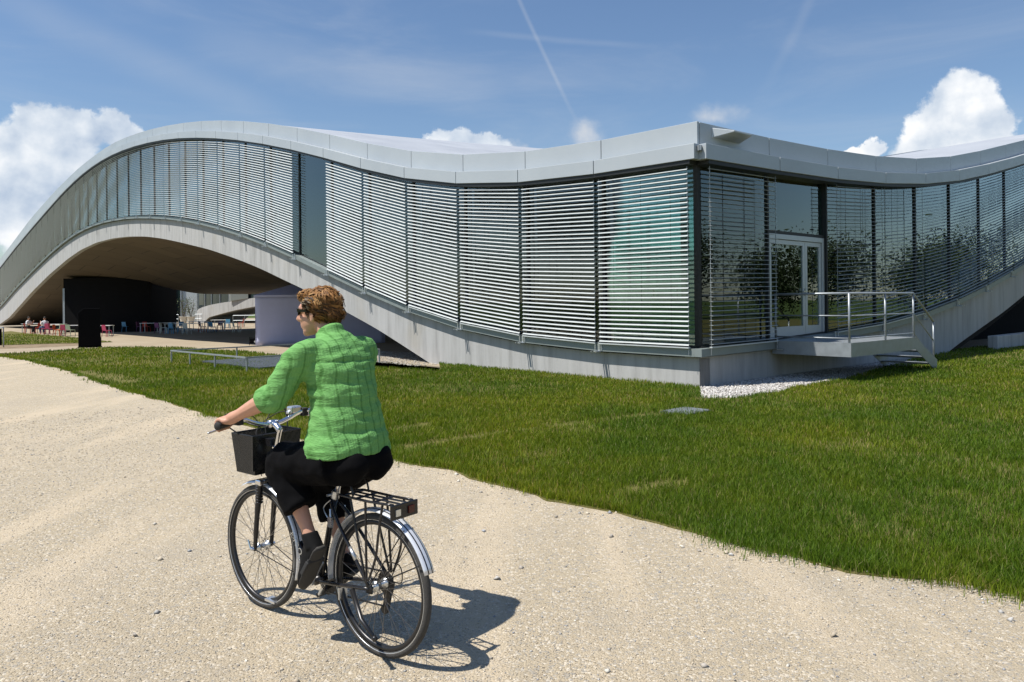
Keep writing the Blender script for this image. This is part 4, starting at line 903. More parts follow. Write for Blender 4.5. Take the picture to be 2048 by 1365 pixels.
for i, (x, y, h, r, lab) in enumerate(((78, -8, 9, 5.2, 'wide'), (82, 3, 11, 5.6, 'tall'), (76, 12, 8, 5.0, 'low'), (84, 21, 11.5, 5.8, 'broad'), (80, 31, 8.5, 5.2, 'squat'), (88, 40, 11, 5.6, 'high'), (84, 50, 9, 5.4, 'round'), (96, 60, 12, 6.0, 'far'), (94, 8, 13, 6.0, 'towering'))):
    tree(x, y, h, r, 40+i, lab+' dark broadleaf tree mirrored in the glass of the right facade')

# ------------------------------------------------------------------ bicycle (local frame: x forward from the rear hub, y left, z up)
BIKE_AT = (-0.6456, 3.6335, -0.004); BIKE_RZ = math.radians(141.5)
bike = thing('bicycle', 'black city bicycle with silver mudguards, front basket and rear rack', 'bicycle', BIKE_AT, BIKE_RZ)
RW = 0.34; FX = 0.97
mat('spoke', (0.22, 0.21, 0.20), 0.35, 0.9)
mat('dark_rim', (0.05, 0.05, 0.052), 0.35, 0.8)
def wheel(name, hx):
    r = bpy.data.objects.new(name, None); COL.objects.link(r); r.parent = bike; r.location = (hx, 0, RW); r.empty_display_size = 0.1
    MB().ring((0, 0, 0), RW-0.0195, 0.0195, n=72, m=10).build('tyre', 'tyre_dust', r, smooth=True)
    rm = MB(); n = 72; rings = []
    for i in range(n+1):
        t = 2*PI*i/n; rings.append([(R*math.cos(t), y, R*math.sin(t)) for R, y in ((0.308, -0.012), (0.308, 0.012), (0.290, 0.011), (0.284, 0.005), (0.284, -0.005), (0.290, -0.011))])
    rm.loft(rings, caps=False); rm.build('rim', 'dark_rim', r, smooth=True)
    rf_ = MB(); rings = []
    for i in range(n+1):
        t = 2*PI*i/n; rings.append([(R*math.cos(t), y, R*math.sin(t)) for y in (-0.0165, 0.0165) for R in ((0.3135, 0.3085) if y < 0 else (0.3085, 0.3135))])
    MB().ring((0, 0.0150, 0), 0.3125, 0.003, n=72, m=5).ring((0, -0.0150, 0), 0.3125, 0.003, n=72, m=5).build('reflex_stripe', 'alu', r, smooth=True)
    sp = MB()
    for k in range(32):
        t = 2*PI*k/32; s_ = 1 if k % 2 else -1; d = (1 if (k//2) % 2 else -1)*0.9
        sp.tube([(0.021*math.cos(t+d), s_*0.028, 0.021*math.sin(t+d)), (0.288*math.cos(t), s_*0.003, 0.288*math.sin(t))], 0.0013, 4, caps=False)
    sp.build('spokes', 'spoke', r)
    MB().loft([[(q*math.cos(t), y, q*math.sin(t)) for t in np.linspace(0, 2*PI, 16, endpoint=False)] for y, q in ((-.05, .008), (-.045, .012), (-.034, .013), (-.033, .026), (-.027, .026), (-.026, .014), (.026, .014), (.027, .026), (.033, .026), (.034, .013), (.045, .012), (.05, .008))]).build('hub', 'alu', r, smooth=True)
    MB().box((0.296*math.cos(-1.9 if hx else -0.35), 0, 0.296*math.sin(-1.9 if hx else -0.35)), (0.010, 0.05, 0.06) if not hx else (0.09, 0.05, 0.012)).build('side_reflector', 'alu', r)
    return r
fw = wheel('front_wheel', FX); rwh = wheel('rear_wheel', 0.0)
cs = MB()
for k, q in enumerate((0.056, 0.050, 0.044, 0.038, 0.033, 0.028)): cs.tube([(0, -0.036-k*0.0045, 0), (0, -0.0385-k*0.0045, 0)], q, 24)
cs.build('cassette', 'dark_rim', rwh)
mat('fender_silver', (0.70, 0.72, 0.75), 0.28, 0.35, var=0.06, vscale=15)
def fender(name, hx, R, a0, a1, hw=0.031, stripe=True):
    def strip(w0, w1, dr, th):
        rings = []; n = 40
        for i in range(n+1):
            t = math.radians(a0+(a1-a0)*i/n); row = []
            W = [w0+(w1-w0)*j/6 for j in range(7)]
            for sgn, lst in ((0, W), (1, W[::-1])):
                for y in lst: R_ = R+dr-0.010*(y/hw)**2-(th if sgn else 0); row.append((hx+R_*math.cos(t), y, RW+R_*math.sin(t)))
            rings.append(row)
        return MB().loft(rings)
    f = strip(-hw, hw, 0, 0.0025).build(name, 'fender_silver', bike, smooth=True)
    if stripe:
        for y in (-0.012, 0.012): strip(y-0.0025, y+0.0025, 0.0012, 0.002).build('stripe', 'bike_black', f, smooth=True)
    return f
fender('front_fender', FX, 0.366, 62, 198); fender('rear_fender', 0, 0.366, -8, 160)
T_ = lambda pts, r, n=10, k=5: MB().tube(sub(pts, k) if k else pts, r, n)
bb = (0.455, 0, 0.268); seat_top = (0.325, 0, 0.725); ht = (0.842, 0, 0.88); hb = (0.905, 0, 0.745)
fm = MB()
fm.tube([seat_top, bb], 0.016, 12); fm.tube([hb, ht], 0.021, 12)
fm.tube(sub([(0.895, 0, 0.765), (0.74, 0, 0.56), (0.58, 0, 0.36), bb], 4), 0.0215, 12); fm.tube(sub([(0.862, 0, 0.84), (0.70, 0, 0.62), (0.52, 0, 0.46), (0.41, 0, 0.43)], 4), 0.014, 12)
for s_ in (-1, 1):
    fm.tube(sub([(0.44, .022*s_, .265), (0.30, .045*s_, .29), (0.0, .066*s_, .338)], 4), 0.0095, 8); fm.tube(sub([(0.335, .02*s_, .685), (0.25, .045*s_, .60), (0.0, .066*s_, .345)], 4), 0.0085, 8)
    fm.box((0.0, .066*s_, .34), (0.04, .007, .045))
fm.tube([(0.455, -0.037, 0.268), (0.455, 0.037, 0.268)], 0.023, 14)
fr_ = fm.build('frame', 'bike_black', bike, smooth=True)
MB().tube([(0.155, 0.0535, 0.5035), (0.105, 0.0575, 0.452)], 0.0093, 10).build('decal_band', 'alu', fr_, smooth=True)
# maker lettering on the down tube
tc = bpy.data.curves.new('lettering', 'FONT'); tc.body = 'E-PRO'; tc.size = 0.048; tc.align_x = 'CENTER'; tc.align_y = 'CENTER'; tc.extrude = 0.0006
to = bpy.data.objects.new('lettering_tmp', tc); COL.objects.link(to); dgp = bpy.context.evaluated_depsgraph_get(); tme = bpy.data.meshes.new_from_object(to.evaluated_get(dgp)); bpy.data.objects.remove(to)
dt = Vector((0.58-0.70, 0, 0.36-0.51)).normalized(); lo = obj('lettering', tme, 'alu', fr_)
xa = dt; zn = Vector((0, 1, 0)); ya = zn.cross(xa); lo.matrix_local = Matrix((( xa.x, ya.x, zn.x, 0.63), (xa.y, ya.y, zn.y, 0.0225), (xa.z, ya.z, zn.z, 0.423), (0, 0, 0, 1)))
# fork
fk = MB()
for s_ in (-1, 1):
    fk.tube(sub([(0.912, .050*s_, .715), (0.925, .052*s_, .62), (0.945, .052*s_, .50), (0.962, .052*s_, .36), (FX, .052*s_, .33)], 4), [0.0165]*7+[0.014]*4+[0.0115]*6, 10)
    for z in np.linspace(0.60, 0.69, 7): fk.tube([(0.923+0.0, .051*s_, z), (0.922, .051*s_, z+0.006)], 0.0205, 10)
fk.build('fork', 'bike_black', bike, smooth=True)
cr_ = MB(); cr_.bar((0.912, -0.068, 0.712), (0.912, 0.068, 0.712), 0.05, 0.034); cr_.build('fork_crown', 'chrome', bike, bevel=0.008)
MB().tube([(FX, -0.075, RW), (FX, 0.075, RW)], 0.007, 8).tube([(FX, .062, RW), (FX, .074, RW)], 0.013, 8).tube([(FX, .075, RW), (FX+.02, .078, RW+.05)], .005, 6).build('front_axle', 'chrome', bike)
MB().tube([(0.845, 0, 0.873), (0.840, 0, 0.885)], 0.025, 16).tube([(0.840, 0, 0.887), (0.834, 0, 0.902)], 0.022, 16).tube([(0.834, 0, 0.903), (0.831, 0, 0.912)], 0.0245, 16).build('headset', 'chrome', bike, smooth=False)
st = MB(); st.tube(sub([(0.835, 0, 0.90), (0.805, 0, 0.985), (0.802, 0, 1.005)], 4), [0.0135]*6+[0.017, 0.020, 0.021], 14); st.tube(sub([(0.798, 0, 1.0), (0.83, 0, 1.022), (0.862, 0, 1.03)], 4), 0.0185, 12); st.tube([(0.865, -0.026, 1.031), (0.865, 0.026, 1.031)], 0.0215, 14)
st.build('stem', 'chrome', bike, smooth=True)
hb_ = [(0.865, 0, 1.031), (0.868, .05, 1.032), (0.872, .11, 1.048), (0.868, .17, 1.072), (0.852, .23, 1.078), (0.825, .31, 1.074), (0.812, .35, 1.07)]
full = [(x, -y, z) for x, y, z in hb_[::-1]]+hb_[1:]
MB().tube(sub(full, 4), 0.0125, 12).build('handlebar', 'chrome', bike, smooth=True)
for s_ in (-1, 1):
    g0, g1 = Vector((0.849, .235*s_, 1.0785)), Vector((0.809, .362*s_, 1.069)); d = (g1-g0)
    MB().tube([g0, g0+d*0.06, g0+d*.1, g0+d*0.5, g0+d*.85, g0+d*0.97, g1], [.021, .021, .0165, .0175, .0165, .022, .019], 12).build('grip', 'rubber', bike, smooth=True)
    MB().box((0.862, .205*s_, 1.073), (0.035, 0.036, 0.045)).tube([(0.868, .19*s_, 1.066), (0.90, .18*s_, 1.062)], 0.011, 8).build('shifter', 'rubber', bike, bevel=0.006)
    MB().tube(sub([(0.888, .195*s_, 1.06), (0.905, .24*s_, 1.05), (0.885, .33*s_, 1.035), (0.872, .375*s_, 1.03)], 4), [0.007]*8+[0.0055]*5, 8).build('brake_lever', 'alu', bike, smooth=True)
    MB().tube(sub([(0.90, .18*s_, 1.062), (0.97, .10*s_, 1.10), (0.96, .02*s_, 1.02), (0.92, .015*s_, 0.86), (0.93, .03*s_, 0.74)], 5), 0.0028, 6).build('brake_cable', 'rubber', bike, smooth=True)
    MB().tube(sub([(0.875, .17*s_, 1.06), (0.98, .12*s_, 1.07), (0.99, -.02*s_, 0.98), (0.9, -.02*s_, 0.82), (0.84, .0, 0.73)], 5), 0.0025, 6).build('shift_cable', 'rubber', bike, smooth=True)
MB().box((0.885, -0.155, 1.09), (0.05, 0.07, 0.04)).tube([(0.87, -.125, 1.075), (0.9, -.125, 1.075)], .017, 12).build('bell', 'alu', bike, bevel=0.01)
# basket
def basket_fn(T, b, co):
    w = T.new('ShaderNodeTexChecker'); w.inputs['Scale'].default_value = 240; T.l.new(T.mapping(co, rot=(0.785, 0.785, 0.785)), w.inputs[0])
    T.l.new(T.math('SUBTRACT', 1.0, T.math('MULTIPLY', w.outputs['Fac'], 0.35)), b.inputs['Alpha'])
mat('basket_mesh', (0.010, 0.010, 0.011), 0.5, fn=basket_fn)
B0, B1, BW0, BW1, BY, zb0, zb1 = 0.915, 1.115, 0.135, 0.155, -0.062, 0.755, 0.968
bk = bpy.data.objects.new('basket', None); COL.objects.link(bk); bk.parent = bike; bk.empty_display_size = 0.1
lo4 = [(B0+.01, BY-BW0, zb0), (B1-.02, BY-BW0, zb0), (B1-.02, BY+BW0, zb0), (B0+.01, BY+BW0, zb0)]; hi4 = [(B0, BY-BW1, zb1), (B1, BY-BW1, zb1), (B1, BY+BW1, zb1), (B0, BY+BW1, zb1)]
for i in range(4):
    j = (i+1) % 4; q = [Vector(lo4[i]), Vector(lo4[j]), Vector(hi4[j]), Vector(hi4[i])]; nr = (q[1]-q[0]).cross(q[3]-q[0]).normalized()*0.003
    MB().add(q+[p+nr for p in q], [(3, 2, 1, 0), (4, 5, 6, 7), (0, 1, 5, 4), (1, 2, 6, 5), (2, 3, 7, 6), (3, 0, 4, 7)]).build('mesh_wall', 'basket_mesh', bk)
    MB().tube([lo4[i], hi4[i]], 0.004, 6).build('corner_wire', 'bike_black', bk)
MB().prism([(p[0], p[1]) for p in lo4], zb0-0.003, zb0+0.002).build('basket_floor', 'basket_mesh', bk)
MB().tube(hi4, 0.0045, 8, closed=True).tube(lo4, 0.004, 8, closed=True).tube([tuple(Vector(a).lerp(Vector(b), 0.62)) for a, b in zip(lo4, hi4)], 0.003, 6, closed=True).build('rim_wire', 'bike_black', bk)
MB().tube(sub([(1.04, BY-BW1, zb1), (1.06, BY-BW1-.01, zb1+.06), (1.09, BY-.13, zb1+.115), (1.09, BY+.19, zb1+.115), (1.07, BY+BW1+.06, zb1+.06), (1.04, BY+BW1, zb1)], 5), 0.0038, 8).build('carry_handle', 'bike_black', bk, smooth=True)
MB().box2((B0-.002, -0.10, 0.78), (B0-0.012, 0.10, 0.97)).build('back_plate', 'bike_black', bk)
MB().bar((0.85, 0, 0.93), (B0+.004, 0, 0.93), 0.05, 0.04).build('basket_mount', 'bike_black', bike)
# saddle, post, rack
MB().tube([(0.325, 0, 0.70), (0.275, 0, 0.87)], 0.0137, 14).build('seatpost', 'chrome', bike, smooth=True)
MB().tube([(0.333, 0, 0.705), (0.323, 0, 0.742)], 0.021, 14).tube([(0.345, -.02, .722), (0.345, .04, .722)], .007, 8).build('seat_clamp', 'alu', bike)
sdl = MB(); rings = []
for x, w, h_ in ((0.12, .055, .03), (0.14, .09, .045), (0.20, .10, .052), (0.27, .075, .046), (0.34, .035, .036), (0.40, .022, .03), (0.425, .012, .018)):
    rings.append([(x, w*math.cos(t), 0.885+h_*0.8*math.sin(t)*(1 if math.sin(t) > 0 else 0.5)) for t in np.linspace(0, 2*PI, 16, endpoint=False)])
sdl.loft(rings); sdl.build('saddle', 'rubber', bike, smooth=True)
rk = bpy.data.objects.new('rear_rack', None); COL.objects.link(rk); rk.parent = bike; rk.empty_display_size = 0.1
zr = 0.752; xr0, xr1, yr = 0.215, -0.165, 0.068
for y in (-yr, yr): MB().tube(sub([(xr0+0.03, y*0.55, zr-0.01), (xr0-0.02, y, zr), (0, y, zr), (xr1, y*0.9, zr+.006)], 3), 0.0065, 8).build('side_bar', 'bike_black', rk, smooth=True)
MB().tube([(xr0-.02, -.02, zr), (xr1, -.02, zr+.004)], 0.005, 8).build('centre_bar', 'bike_black', rk); MB().tube([(xr0-.02, .02, zr), (xr1, .02, zr+.004)], 0.005, 8).build('centre_bar', 'bike_black', rk)
for x in (xr0-.03, .09, -.03, xr1): MB().tube([(x, -yr, zr), (x, yr, zr)], 0.0055, 8).build('cross_bar', 'bike_black', rk)
MB().tube(sub([(.13, -.05, zr), (.15, -.05, zr+.055), (.19, -.04, zr+.085), (.22, .0, zr+.09), (.19, .04, zr+.085), (.15, .05, zr+.055), (.13, .05, zr)], 4), 0.005, 8).build('spring_clip', 'bike_black', rk, smooth=True)
for s_ in (-1, 1):
    MB().tube([(0.13, yr*s_, zr), (0.015, .076*s_, .375)], 0.006, 8).build('rack_leg', 'bike_black', rk); MB().tube([(0.02, yr*s_, zr), (0.005, .078*s_, .375)], 0.006, 8).build('rack_leg', 'bike_black', rk)
    MB().tube(sub([(-.10, yr*s_, zr), (-.075, .075*s_, .60), (-.06, .078*s_, .50), (-.01, .079*s_, .385)], 3), 0.006, 8).build('rack_leg', 'bike_black', rk)
    MB().tube([(0.0, .07*s_, .35), (-.31, .026*s_, .505)], 0.0028, 6).build('fender_stay', 'bike_black', bike); MB().tube([(0.0, .07*s_, .35), (-.20, .028*s_, .64)], 0.0028, 6).build('fender_stay', 'bike_black', bike)
    MB().tube([(FX, .06*s_, .34), (FX-.315, .026*s_, .27)], 0.0028, 6).build('fender_stay', 'bike_black', bike)
rp = MB().box2((xr1-.012, -.085, zr-.062), (xr1-.002, .085, zr+.008)).build('reflector_plate', 'bike_black', rk, bevel=0.004)
MB().box2((xr1-.020, -.055, zr-.045), (xr1-.012, -.02, zr-.012)).build('reflector', 'red_lens', rk); MB().box2((xr1-.018, .03, zr-.045), (xr1-.012, .06, zr-.015)).build('bracket_window', 'alu', rk)
# drive side
CA = math.radians(130)
def crank(s_, ang):
    e = Vector((0.455+0.165*math.cos(ang), .075*s_, .268+0.165*math.sin(ang)))
    c = MB().bar((0.455, .062*s_, .268), e, 0.014, 0.028, up=(0, 1, 0)).tube([(0.455, .05*s_, .268), (.455, .07*s_, .268)], .018, 12).build('crank', 'alu', bike, bevel=0.004)
    t = 0.95 if s_ > 0 else 0.45; u = Vector((math.cos(t), 0, -math.sin(t))); v = Vector((math.sin(t), 0, math.cos(t))); pc = e+Vector((0, .055*s_, 0)); p = MB()
    for k in (-1, 1): p.bar(pc+u*.042*k-Vector((0, .045, 0)), pc+u*.042*k+Vector((0, .045, 0)), .012, .022)
    for k in (-1, 1): p.bar(pc-u*.042+Vector((0, .045*k, 0)), pc+u*.042+Vector((0, .045*k, 0)), .012, .02)
    p.tube([e, pc+Vector((0, .045*s_, 0))], .008, 8); p.bar(pc-u*.042, pc+u*.042, .03, .008)
    p.build('pedal', 'rubber', c, bevel=0.003); return pc
PEDL = crank(1, CA); PEDR = crank(-1, CA+PI)
cg = MB()
for R_ in (0.084, 0.074): cg.ring((0.455, -0.048, .268), R_, 0.0025, n=40, m=6)
for k in range(5): cg.bar((0.455, -.048, .268), (0.455+.08*math.cos(k*1.2566), -.048, .268+.08*math.sin(k*1.2566)), .005, .014, up=(0, 1, 0))
cg.build('chainring', 'dark_rim', bike)
MB().tube([(0.455, -.05, .353), (0.0, -.05, .385)], 0.0045, 6).tube([(0.455, -.05, .184), (0.03, -.05, .215)], 0.0045, 6).build('chain', 'dark_rim', bike)
dr = MB(); dr.bar((0, -.075, .33), (.02, -.078, .27), .02, .03).bar((.02, -.072, .27), (.035, -.066, .19), .012, .035); dr.tube([(.02, -.06, .265), (.02, -.072, .265)], .024, 14).tube([(.035, -.056, .195), (.035, -.068, .195)], .024, 14); dr.tube(sub([(0, -.08, .33), (-.06, -.085, .34), (-.05, -.08, .42), (.05, -.07, .42)], 4), .003, 6)
dr.build('derailleur', 'dark_rim', bike)
MB().tube([(.13, .062, .305), (.02, .10, .20), (-.09, .12, .155)], [.014, .012, .009], 10).tube([(-.09, .12, .155), (-.105, .124, .148)], .013, 8).build('kickstand', 'dark_rim', bike, smooth=True)
for y in (-.055, .055): MB().box((.30, y, .60), (.03, .012, .05)).tube([(.30, y, .61), (.315, y*0.8, .66)], .005, 6).build('rear_brake', 'alu', bike)
MB().tube(sub([(.33, .03, .70), (.36, .05, .66), (.31, .055, .61)], 4), .003, 6).build('brake_noodle', 'alu', bike)

# ------------------------------------------------------------------ rider (same local frame as the bicycle)
def shirt_fn(T, b, co):
    sp = T.new('ShaderNodeSeparateXYZ'); T.l.new(co, sp.inputs[0])
    wob = T.math('MULTIPLY', T.math('SUBTRACT', T.noise(co, 5, 2), 0.5), 0.03)
    yy = T.math('ADD', sp.outputs[1], wob)
    st = T.math('SINE', T.math('MULTIPLY', yy, 2*PI/0.052)); st2 = T.math('SINE', T.math('MULTIPLY', yy, 2*PI/0.013))
    pk = T.noise(T.mapping(co, (55, 55, 170)), 1.0, 3, 0.55); fold = T.noise(T.mapping(co, (6, 9, 26)), 1.0, 4, 0.6, 0.8)
    c = T.mix(T.smooth(st, 0.70, 0.95), (0.140, 0.335, 0.100), (0.085, 0.225, 0.058))
    c = T.mix(T.math('MULTIPLY', T.smooth(st2, 0.2, 0.9), 0.18), c, (0.085, 0.23, 0.06))
    c = T.mix(T.math('MULTIPLY', T.smooth(T.noise(co, 40, 3), 0.45, 0.7), 0.30), c, (0.20, 0.42, 0.15))
    T.l.new(c, b.inputs['Base Color'])
    bn = T.new('ShaderNodeBump'); bn.inputs['Strength'].default_value = 0.9; bn.inputs['Distance'].default_value = 0.007
    h = T.math('ADD', T.math('MULTIPLY', pk, 0.55), T.math('ADD', T.math('MULTIPLY', fold, 1.5), T.math('MULTIPLY', st2, 0.06)))
    T.l.new(h, bn.inputs['Height']); T.l.new(bn.outputs[0], b.inputs['Normal'])
mat('shirt_green', rough=0.85, spec=0.2, fn=shirt_fn)
mat('trousers_black', (0.0035, 0.0035, 0.0042), 0.9, spec=0.08, var=0.3, vscale=20, bump=0.25, bscale=300)
mat('shoe_black', (0.006, 0.006, 0.0065), 0.8, spec=0.15); mat('shoe_sole', (0.045, 0.042, 0.038), 0.9)
mat('lens_black', (0.004, 0.004, 0.005), 0.08, spec=0.6)
HEAD = Vector((0.452, 0.005, 1.645)); HM = Matrix.Rotation(math.radians(24), 3, 'Z') @ Matrix.Rotation(math.radians(4), 3, 'Y')
def H(x, y, z): return HEAD+HM @ Vector((x, y, z))
LEG = {1: [(0.20, .105, .925), (0.595, .130, .885), (0.395, .125, .575), (0.345, .125, .49)],
       -1: [(0.20, -.105, .92), (0.560, -.125, .735), (0.425, -.122, .40), (0.385, -.122, .315)]}
ARM = {1: [(0.325, .178, 1.445), (0.465, .262, 1.235), (0.735, .285, 1.125)], -1: [(0.315, -.178, 1.445), (0.455, -.262, 1.235), (0.735, -.285, 1.125)]}
bd = MB()
# head
M3 = HM
bd.ell(H(-0.012, 0, 0.022), (0.095, 0.074, 0.088), M3, 20, 14); bd.ell(H(0.035, 0, -0.045), (0.060, 0.056, 0.072), M3, 18, 12); bd.ell(H(0.052, 0, 0.022), (0.042, 0.055, 0.045), M3, 16, 10)
bd.ell(H(0.066, 0, -0.103), (0.021, 0.024, 0.019), M3); bd.ell(H(0.045, 0, -0.09), (0.038, 0.045, 0.028), M3)
bd.tube([H(0.088, 0, 0.012), H(0.102, 0, -0.012), H(0.113, 0, -0.028), H(0.100, 0, -0.040)], [0.009, 0.011, 0.0125, 0.010], 10)
bd.ell(H(0.094, 0, -0.030), (0.014, 0.019, 0.009), M3)
bd.ell(H(0.086, 0, -0.060), (0.012, 0.022, 0.007), M3); bd.ell(H(0.084, 0, -0.073), (0.012, 0.020, 0.008), M3)
bd.ell(H(0.078, 0, 0.030), (0.016, 0.046, 0.011), M3)
for s_ in (-1, 1):
    bd.ell(H(0.062, 0.036*s_, -0.030), (0.022, 0.018, 0.02), M3); bd.ell(H(0.068, 0.030*s_, 0.010), (0.013, 0.013, 0.010), M3)
    e_ = H(-0.008, 0.070*s_, -0.018); bd.ell(e_, (0.020, 0.009, 0.033), M3); bd.ell(H(-0.004, 0.070*s_, -0.042), (0.011, 0.008, 0.012), M3)
bd.tube([H(-0.03, 0, -0.05), Vector((0.372, 0, 1.545)), Vector((0.335, 0, 1.47))], [0.054, 0.053, 0.065], 14)
bd.ell((0.31, 0, 1.36), (0.10, 0.155, 0.15)); bd.ell((0.24, 0, 1.14), (0.10, 0.14, 0.2)); bd.ell((0.20, 0, 0.97), (0.13, 0.16, 0.12))
for s_ in (-1, 1):
    sh, el, wr = (Vector(p) for p in ARM[s_])
    bd.tube([sh, sh.lerp(el, .5), el], [.055, .047, .040], 12); bd.tube([el, el.lerp(wr, .3), el.lerp(wr, .75), wr], [.044, .047, .036, .029], 12)
    # hand closed round the grip: palm, four curled fingers, thumb
    g0, g1 = Vector((0.849, .235*s_, 1.0785)), Vector((0.809, .362*s_, 1.069)); gd = (g1-g0).normalized()
    gc = g0.lerp(g1, 0.56); fwd = Vector((gd.y, -gd.x, 0))*(-1 if s_ < 0 else 1); fwd = fwd if fwd.x > 0 else -fwd; up = Vector((0, 0, 1))
    palm = gc-fwd*0.022+up*0.022
    Mp = Matrix((fwd, gd, up)).transposed()
    bd.tube([wr, wr.lerp(palm, .6), palm], [.030, .032, .029], 10); bd.ell(palm, (0.042, 0.046, 0.022), Mp); bd.ell(palm+fwd*0.018+up*0.004, (0.024, 0.045, 0.018), Mp)
    for k, (off, ln) in enumerate(((-0.033, .92), (-0.011, 1.0), (0.011, .97), (0.032, .82))):
        c = gc+gd*off
        q = [c-fwd*0.004+up*0.029*1.0, c+fwd*0.020*ln+up*0.026, c+fwd*0.033*ln+up*0.004, c+fwd*0.024*ln-up*0.021, c+fwd*0.002-up*0.027]
        bd.tube(sub(q, 3), [.0125]*4+[.0118]*4+[.011]*4+[.009], 8)
    th0 = palm-gd*0.034-fwd*0.006
    bd.tube(sub([th0, gc-gd*0.050-fwd*0.012+up*0.006, gc-gd*0.046+fwd*0.010-up*0.014, gc-gd*0.038+fwd*0.024-up*0.016], 3), [.017]*3+[.014]*4+[.0115]*3, 8)
    hip, kn, an, he = (Vector(p) for p in LEG[s_])
    bd.tube([hip, hip.lerp(kn, .5), kn], [.085, .072, .056], 12); bd.tube([kn, kn.lerp(an, .28), kn.lerp(an, .7), an, he], [.054, .056, .044, .033, .034], 12)
    pd = PEDL if s_ > 0 else PEDR; toe = Vector((pd.x, he.y, pd.z))+(Vector((0.10, 0, -0.055)) if s_ > 0 else Vector((0.085, 0, -0.03)))
    bd.tube([he, he.lerp(toe, .5), he.lerp(toe, .8)], [.030, .020, .014], 10)
rider = obj('person', remesh(bd, 'person', 0.0056, 2), 'skin'); rider.location = BIKE_AT; rider.rotation_euler = (0, 0, BIKE_RZ)
tag(rider, 'cyclist in bright green shirt, black cropped trousers and sunglasses riding away', 'person')
# ---- shirt
def ring_e(cx, z, a, b, n=36, tilt=0.0, p=2.0):
    out = []
    for k in range(n):
        t = 2*PI*k/n; c, s_ = math.cos(t), math.sin(t)
        x = math.copysign(abs(c)**(2/p), c)*a; y = math.copysign(abs(s_)**(2/p), s_)*b
        out.append(Vector((cx+x, y, z+tilt*x)))
    return out
sb = MB()
sb.loft([ring_e(0.222, 0.945, .190, .222, tilt=-0.05), ring_e(0.228, 1.02, .176, .210, tilt=-.08), ring_e(0.238, 1.12, .155, .190, tilt=-.1), ring_e(0.252, 1.22, .143, .178, tilt=-.15), ring_e(0.275, 1.32, .135, .182, tilt=-.2, p=2.3), ring_e(0.296, 1.40, .122, .190, tilt=-.25, p=2.5), ring_e(0.312, 1.45, .105, .182, tilt=-.3, p=2.5), ring_e(0.328, 1.492, .083, .135, tilt=-.35), ring_e(0.345, 1.525, .066, .078, tilt=-.4), ring_e(0.355, 1.552, .063, .066, tilt=-.4), ring_e(0.358, 1.566, .058, .060, tilt=-.4)])
for s_ in (-1, 1):
    sh, el, wr = (Vector(p) for p in ARM[s_]); cu = el.lerp(wr, 0.20)
    sb.tube(sub([Vector((0.30, .10*s_, 1.44)), sh, sh.lerp(el, .5)+Vector((0, .004*s_, -.004)), el+Vector((-.008, 0, -.01)), cu], 4), [.070]*4+[.077]*3+[.073]*4+[.068]*3+[.066, .064, .063], 16)
    d = (wr-el).normalized()
    sb.tube([cu-d*0.055, cu-d*0.048, cu+d*0.006, cu+d*0.012], [.066, .072, .070, .064], 16)
sme = remesh(sb, 'shirt', 0.0085, 5)
def wrinkle(me, fn):
    n = len(me.vertices); co = np.empty(n*3, np.float32); me.vertices.foreach_get('co', co); no = np.empty(n*3, np.float32); me.vertices.foreach_get('normal', no)
    co = co.reshape(-1, 3); no = no.reshape(-1, 3)
    for i in range(n):
        co[i] += no[i]*fn(Vector(co[i]))
    me.vertices.foreach_set('co', co.ravel()); me.update()
def shirt_w(p):
    ridge = lambda q: 1-abs(noise.noise(q))*2
    back = 1.0 if abs(p.y) < 0.24 else 0.5
    q = Vector((p.x*3.0, p.y*5.0+p.z*2.0, p.z*13.0)); f = ridge(q)*0.6+ridge(q*2.1+Vector((3, 1, 7)))*0.3
    k = 0.013*(f-0.4)*back+0.007*noise.noise(p*8)
    k += 0.004*noise.noise(Vector((p.x*10, p.y*10, p.z*34)))
    if p.z < 1.03 and abs(p.y) < 0.26: k += 0.0022*math.sin(p.y*32+p.x*26)*min(1, (1.03-p.z)/0.07)
    if abs(p.y) < 0.19 and p.x < 0.30: k -= 0.007*math.exp(-((p.z-1.405)/0.006)**2)
    k += 0.004*math.exp(-((p.z-1.53-0.0)/0.008)**2) if p.z > 1.5 else 0
    return k
wrinkle(sme, shirt_w)
shirt = obj('shirt', sme, 'shirt_green', rider)
# ---- trousers
tb = MB()
tb.ell((0.195, 0, 0.93), (0.155, 0.172, 0.115), None, 24, 16); tb.ell((0.135, .075, .91), (0.110, .092, .10), None, 20, 12); tb.ell((0.135, -.075, .91), (0.110, .092, .10), None, 20, 12)
tb.loft([ring_e(0.215, 0.93, .150, .175), ring_e(0.225, 1.03, .13, .165)])
for s_ in (-1, 1):
    hip, kn, an, he = (Vector(p) for p in LEG[s_]); hem = kn.lerp(an, 0.72 if s_ > 0 else 0.55)
    tb.tube(sub([hip+Vector((-.03, 0, .0)), hip.lerp(kn, .5)+Vector((0, 0, -.012)), kn+Vector((-.012, 0, -.006)), kn.lerp(hem, .5)+Vector((-.02, 0, -.012)), hem+Vector((-.012, 0, 0))], 4), [.110]*2+[.108]*2+[.104]*2+[.098]*2+[.092]*3+[.088]*3+[.088]*3, 16)
tme2 = remesh(tb, 'trousers', 0.0095, 5)
def trouser_w(p):
    q = Vector((p.x*7, p.y*5, p.z*9)); return 0.012*(0.5-abs(noise.noise(q))*1.5)+0.005*noise.noise(p*22)
wrinkle(tme2, trouser_w); obj('trousers', tme2, 'trousers_black', rider)
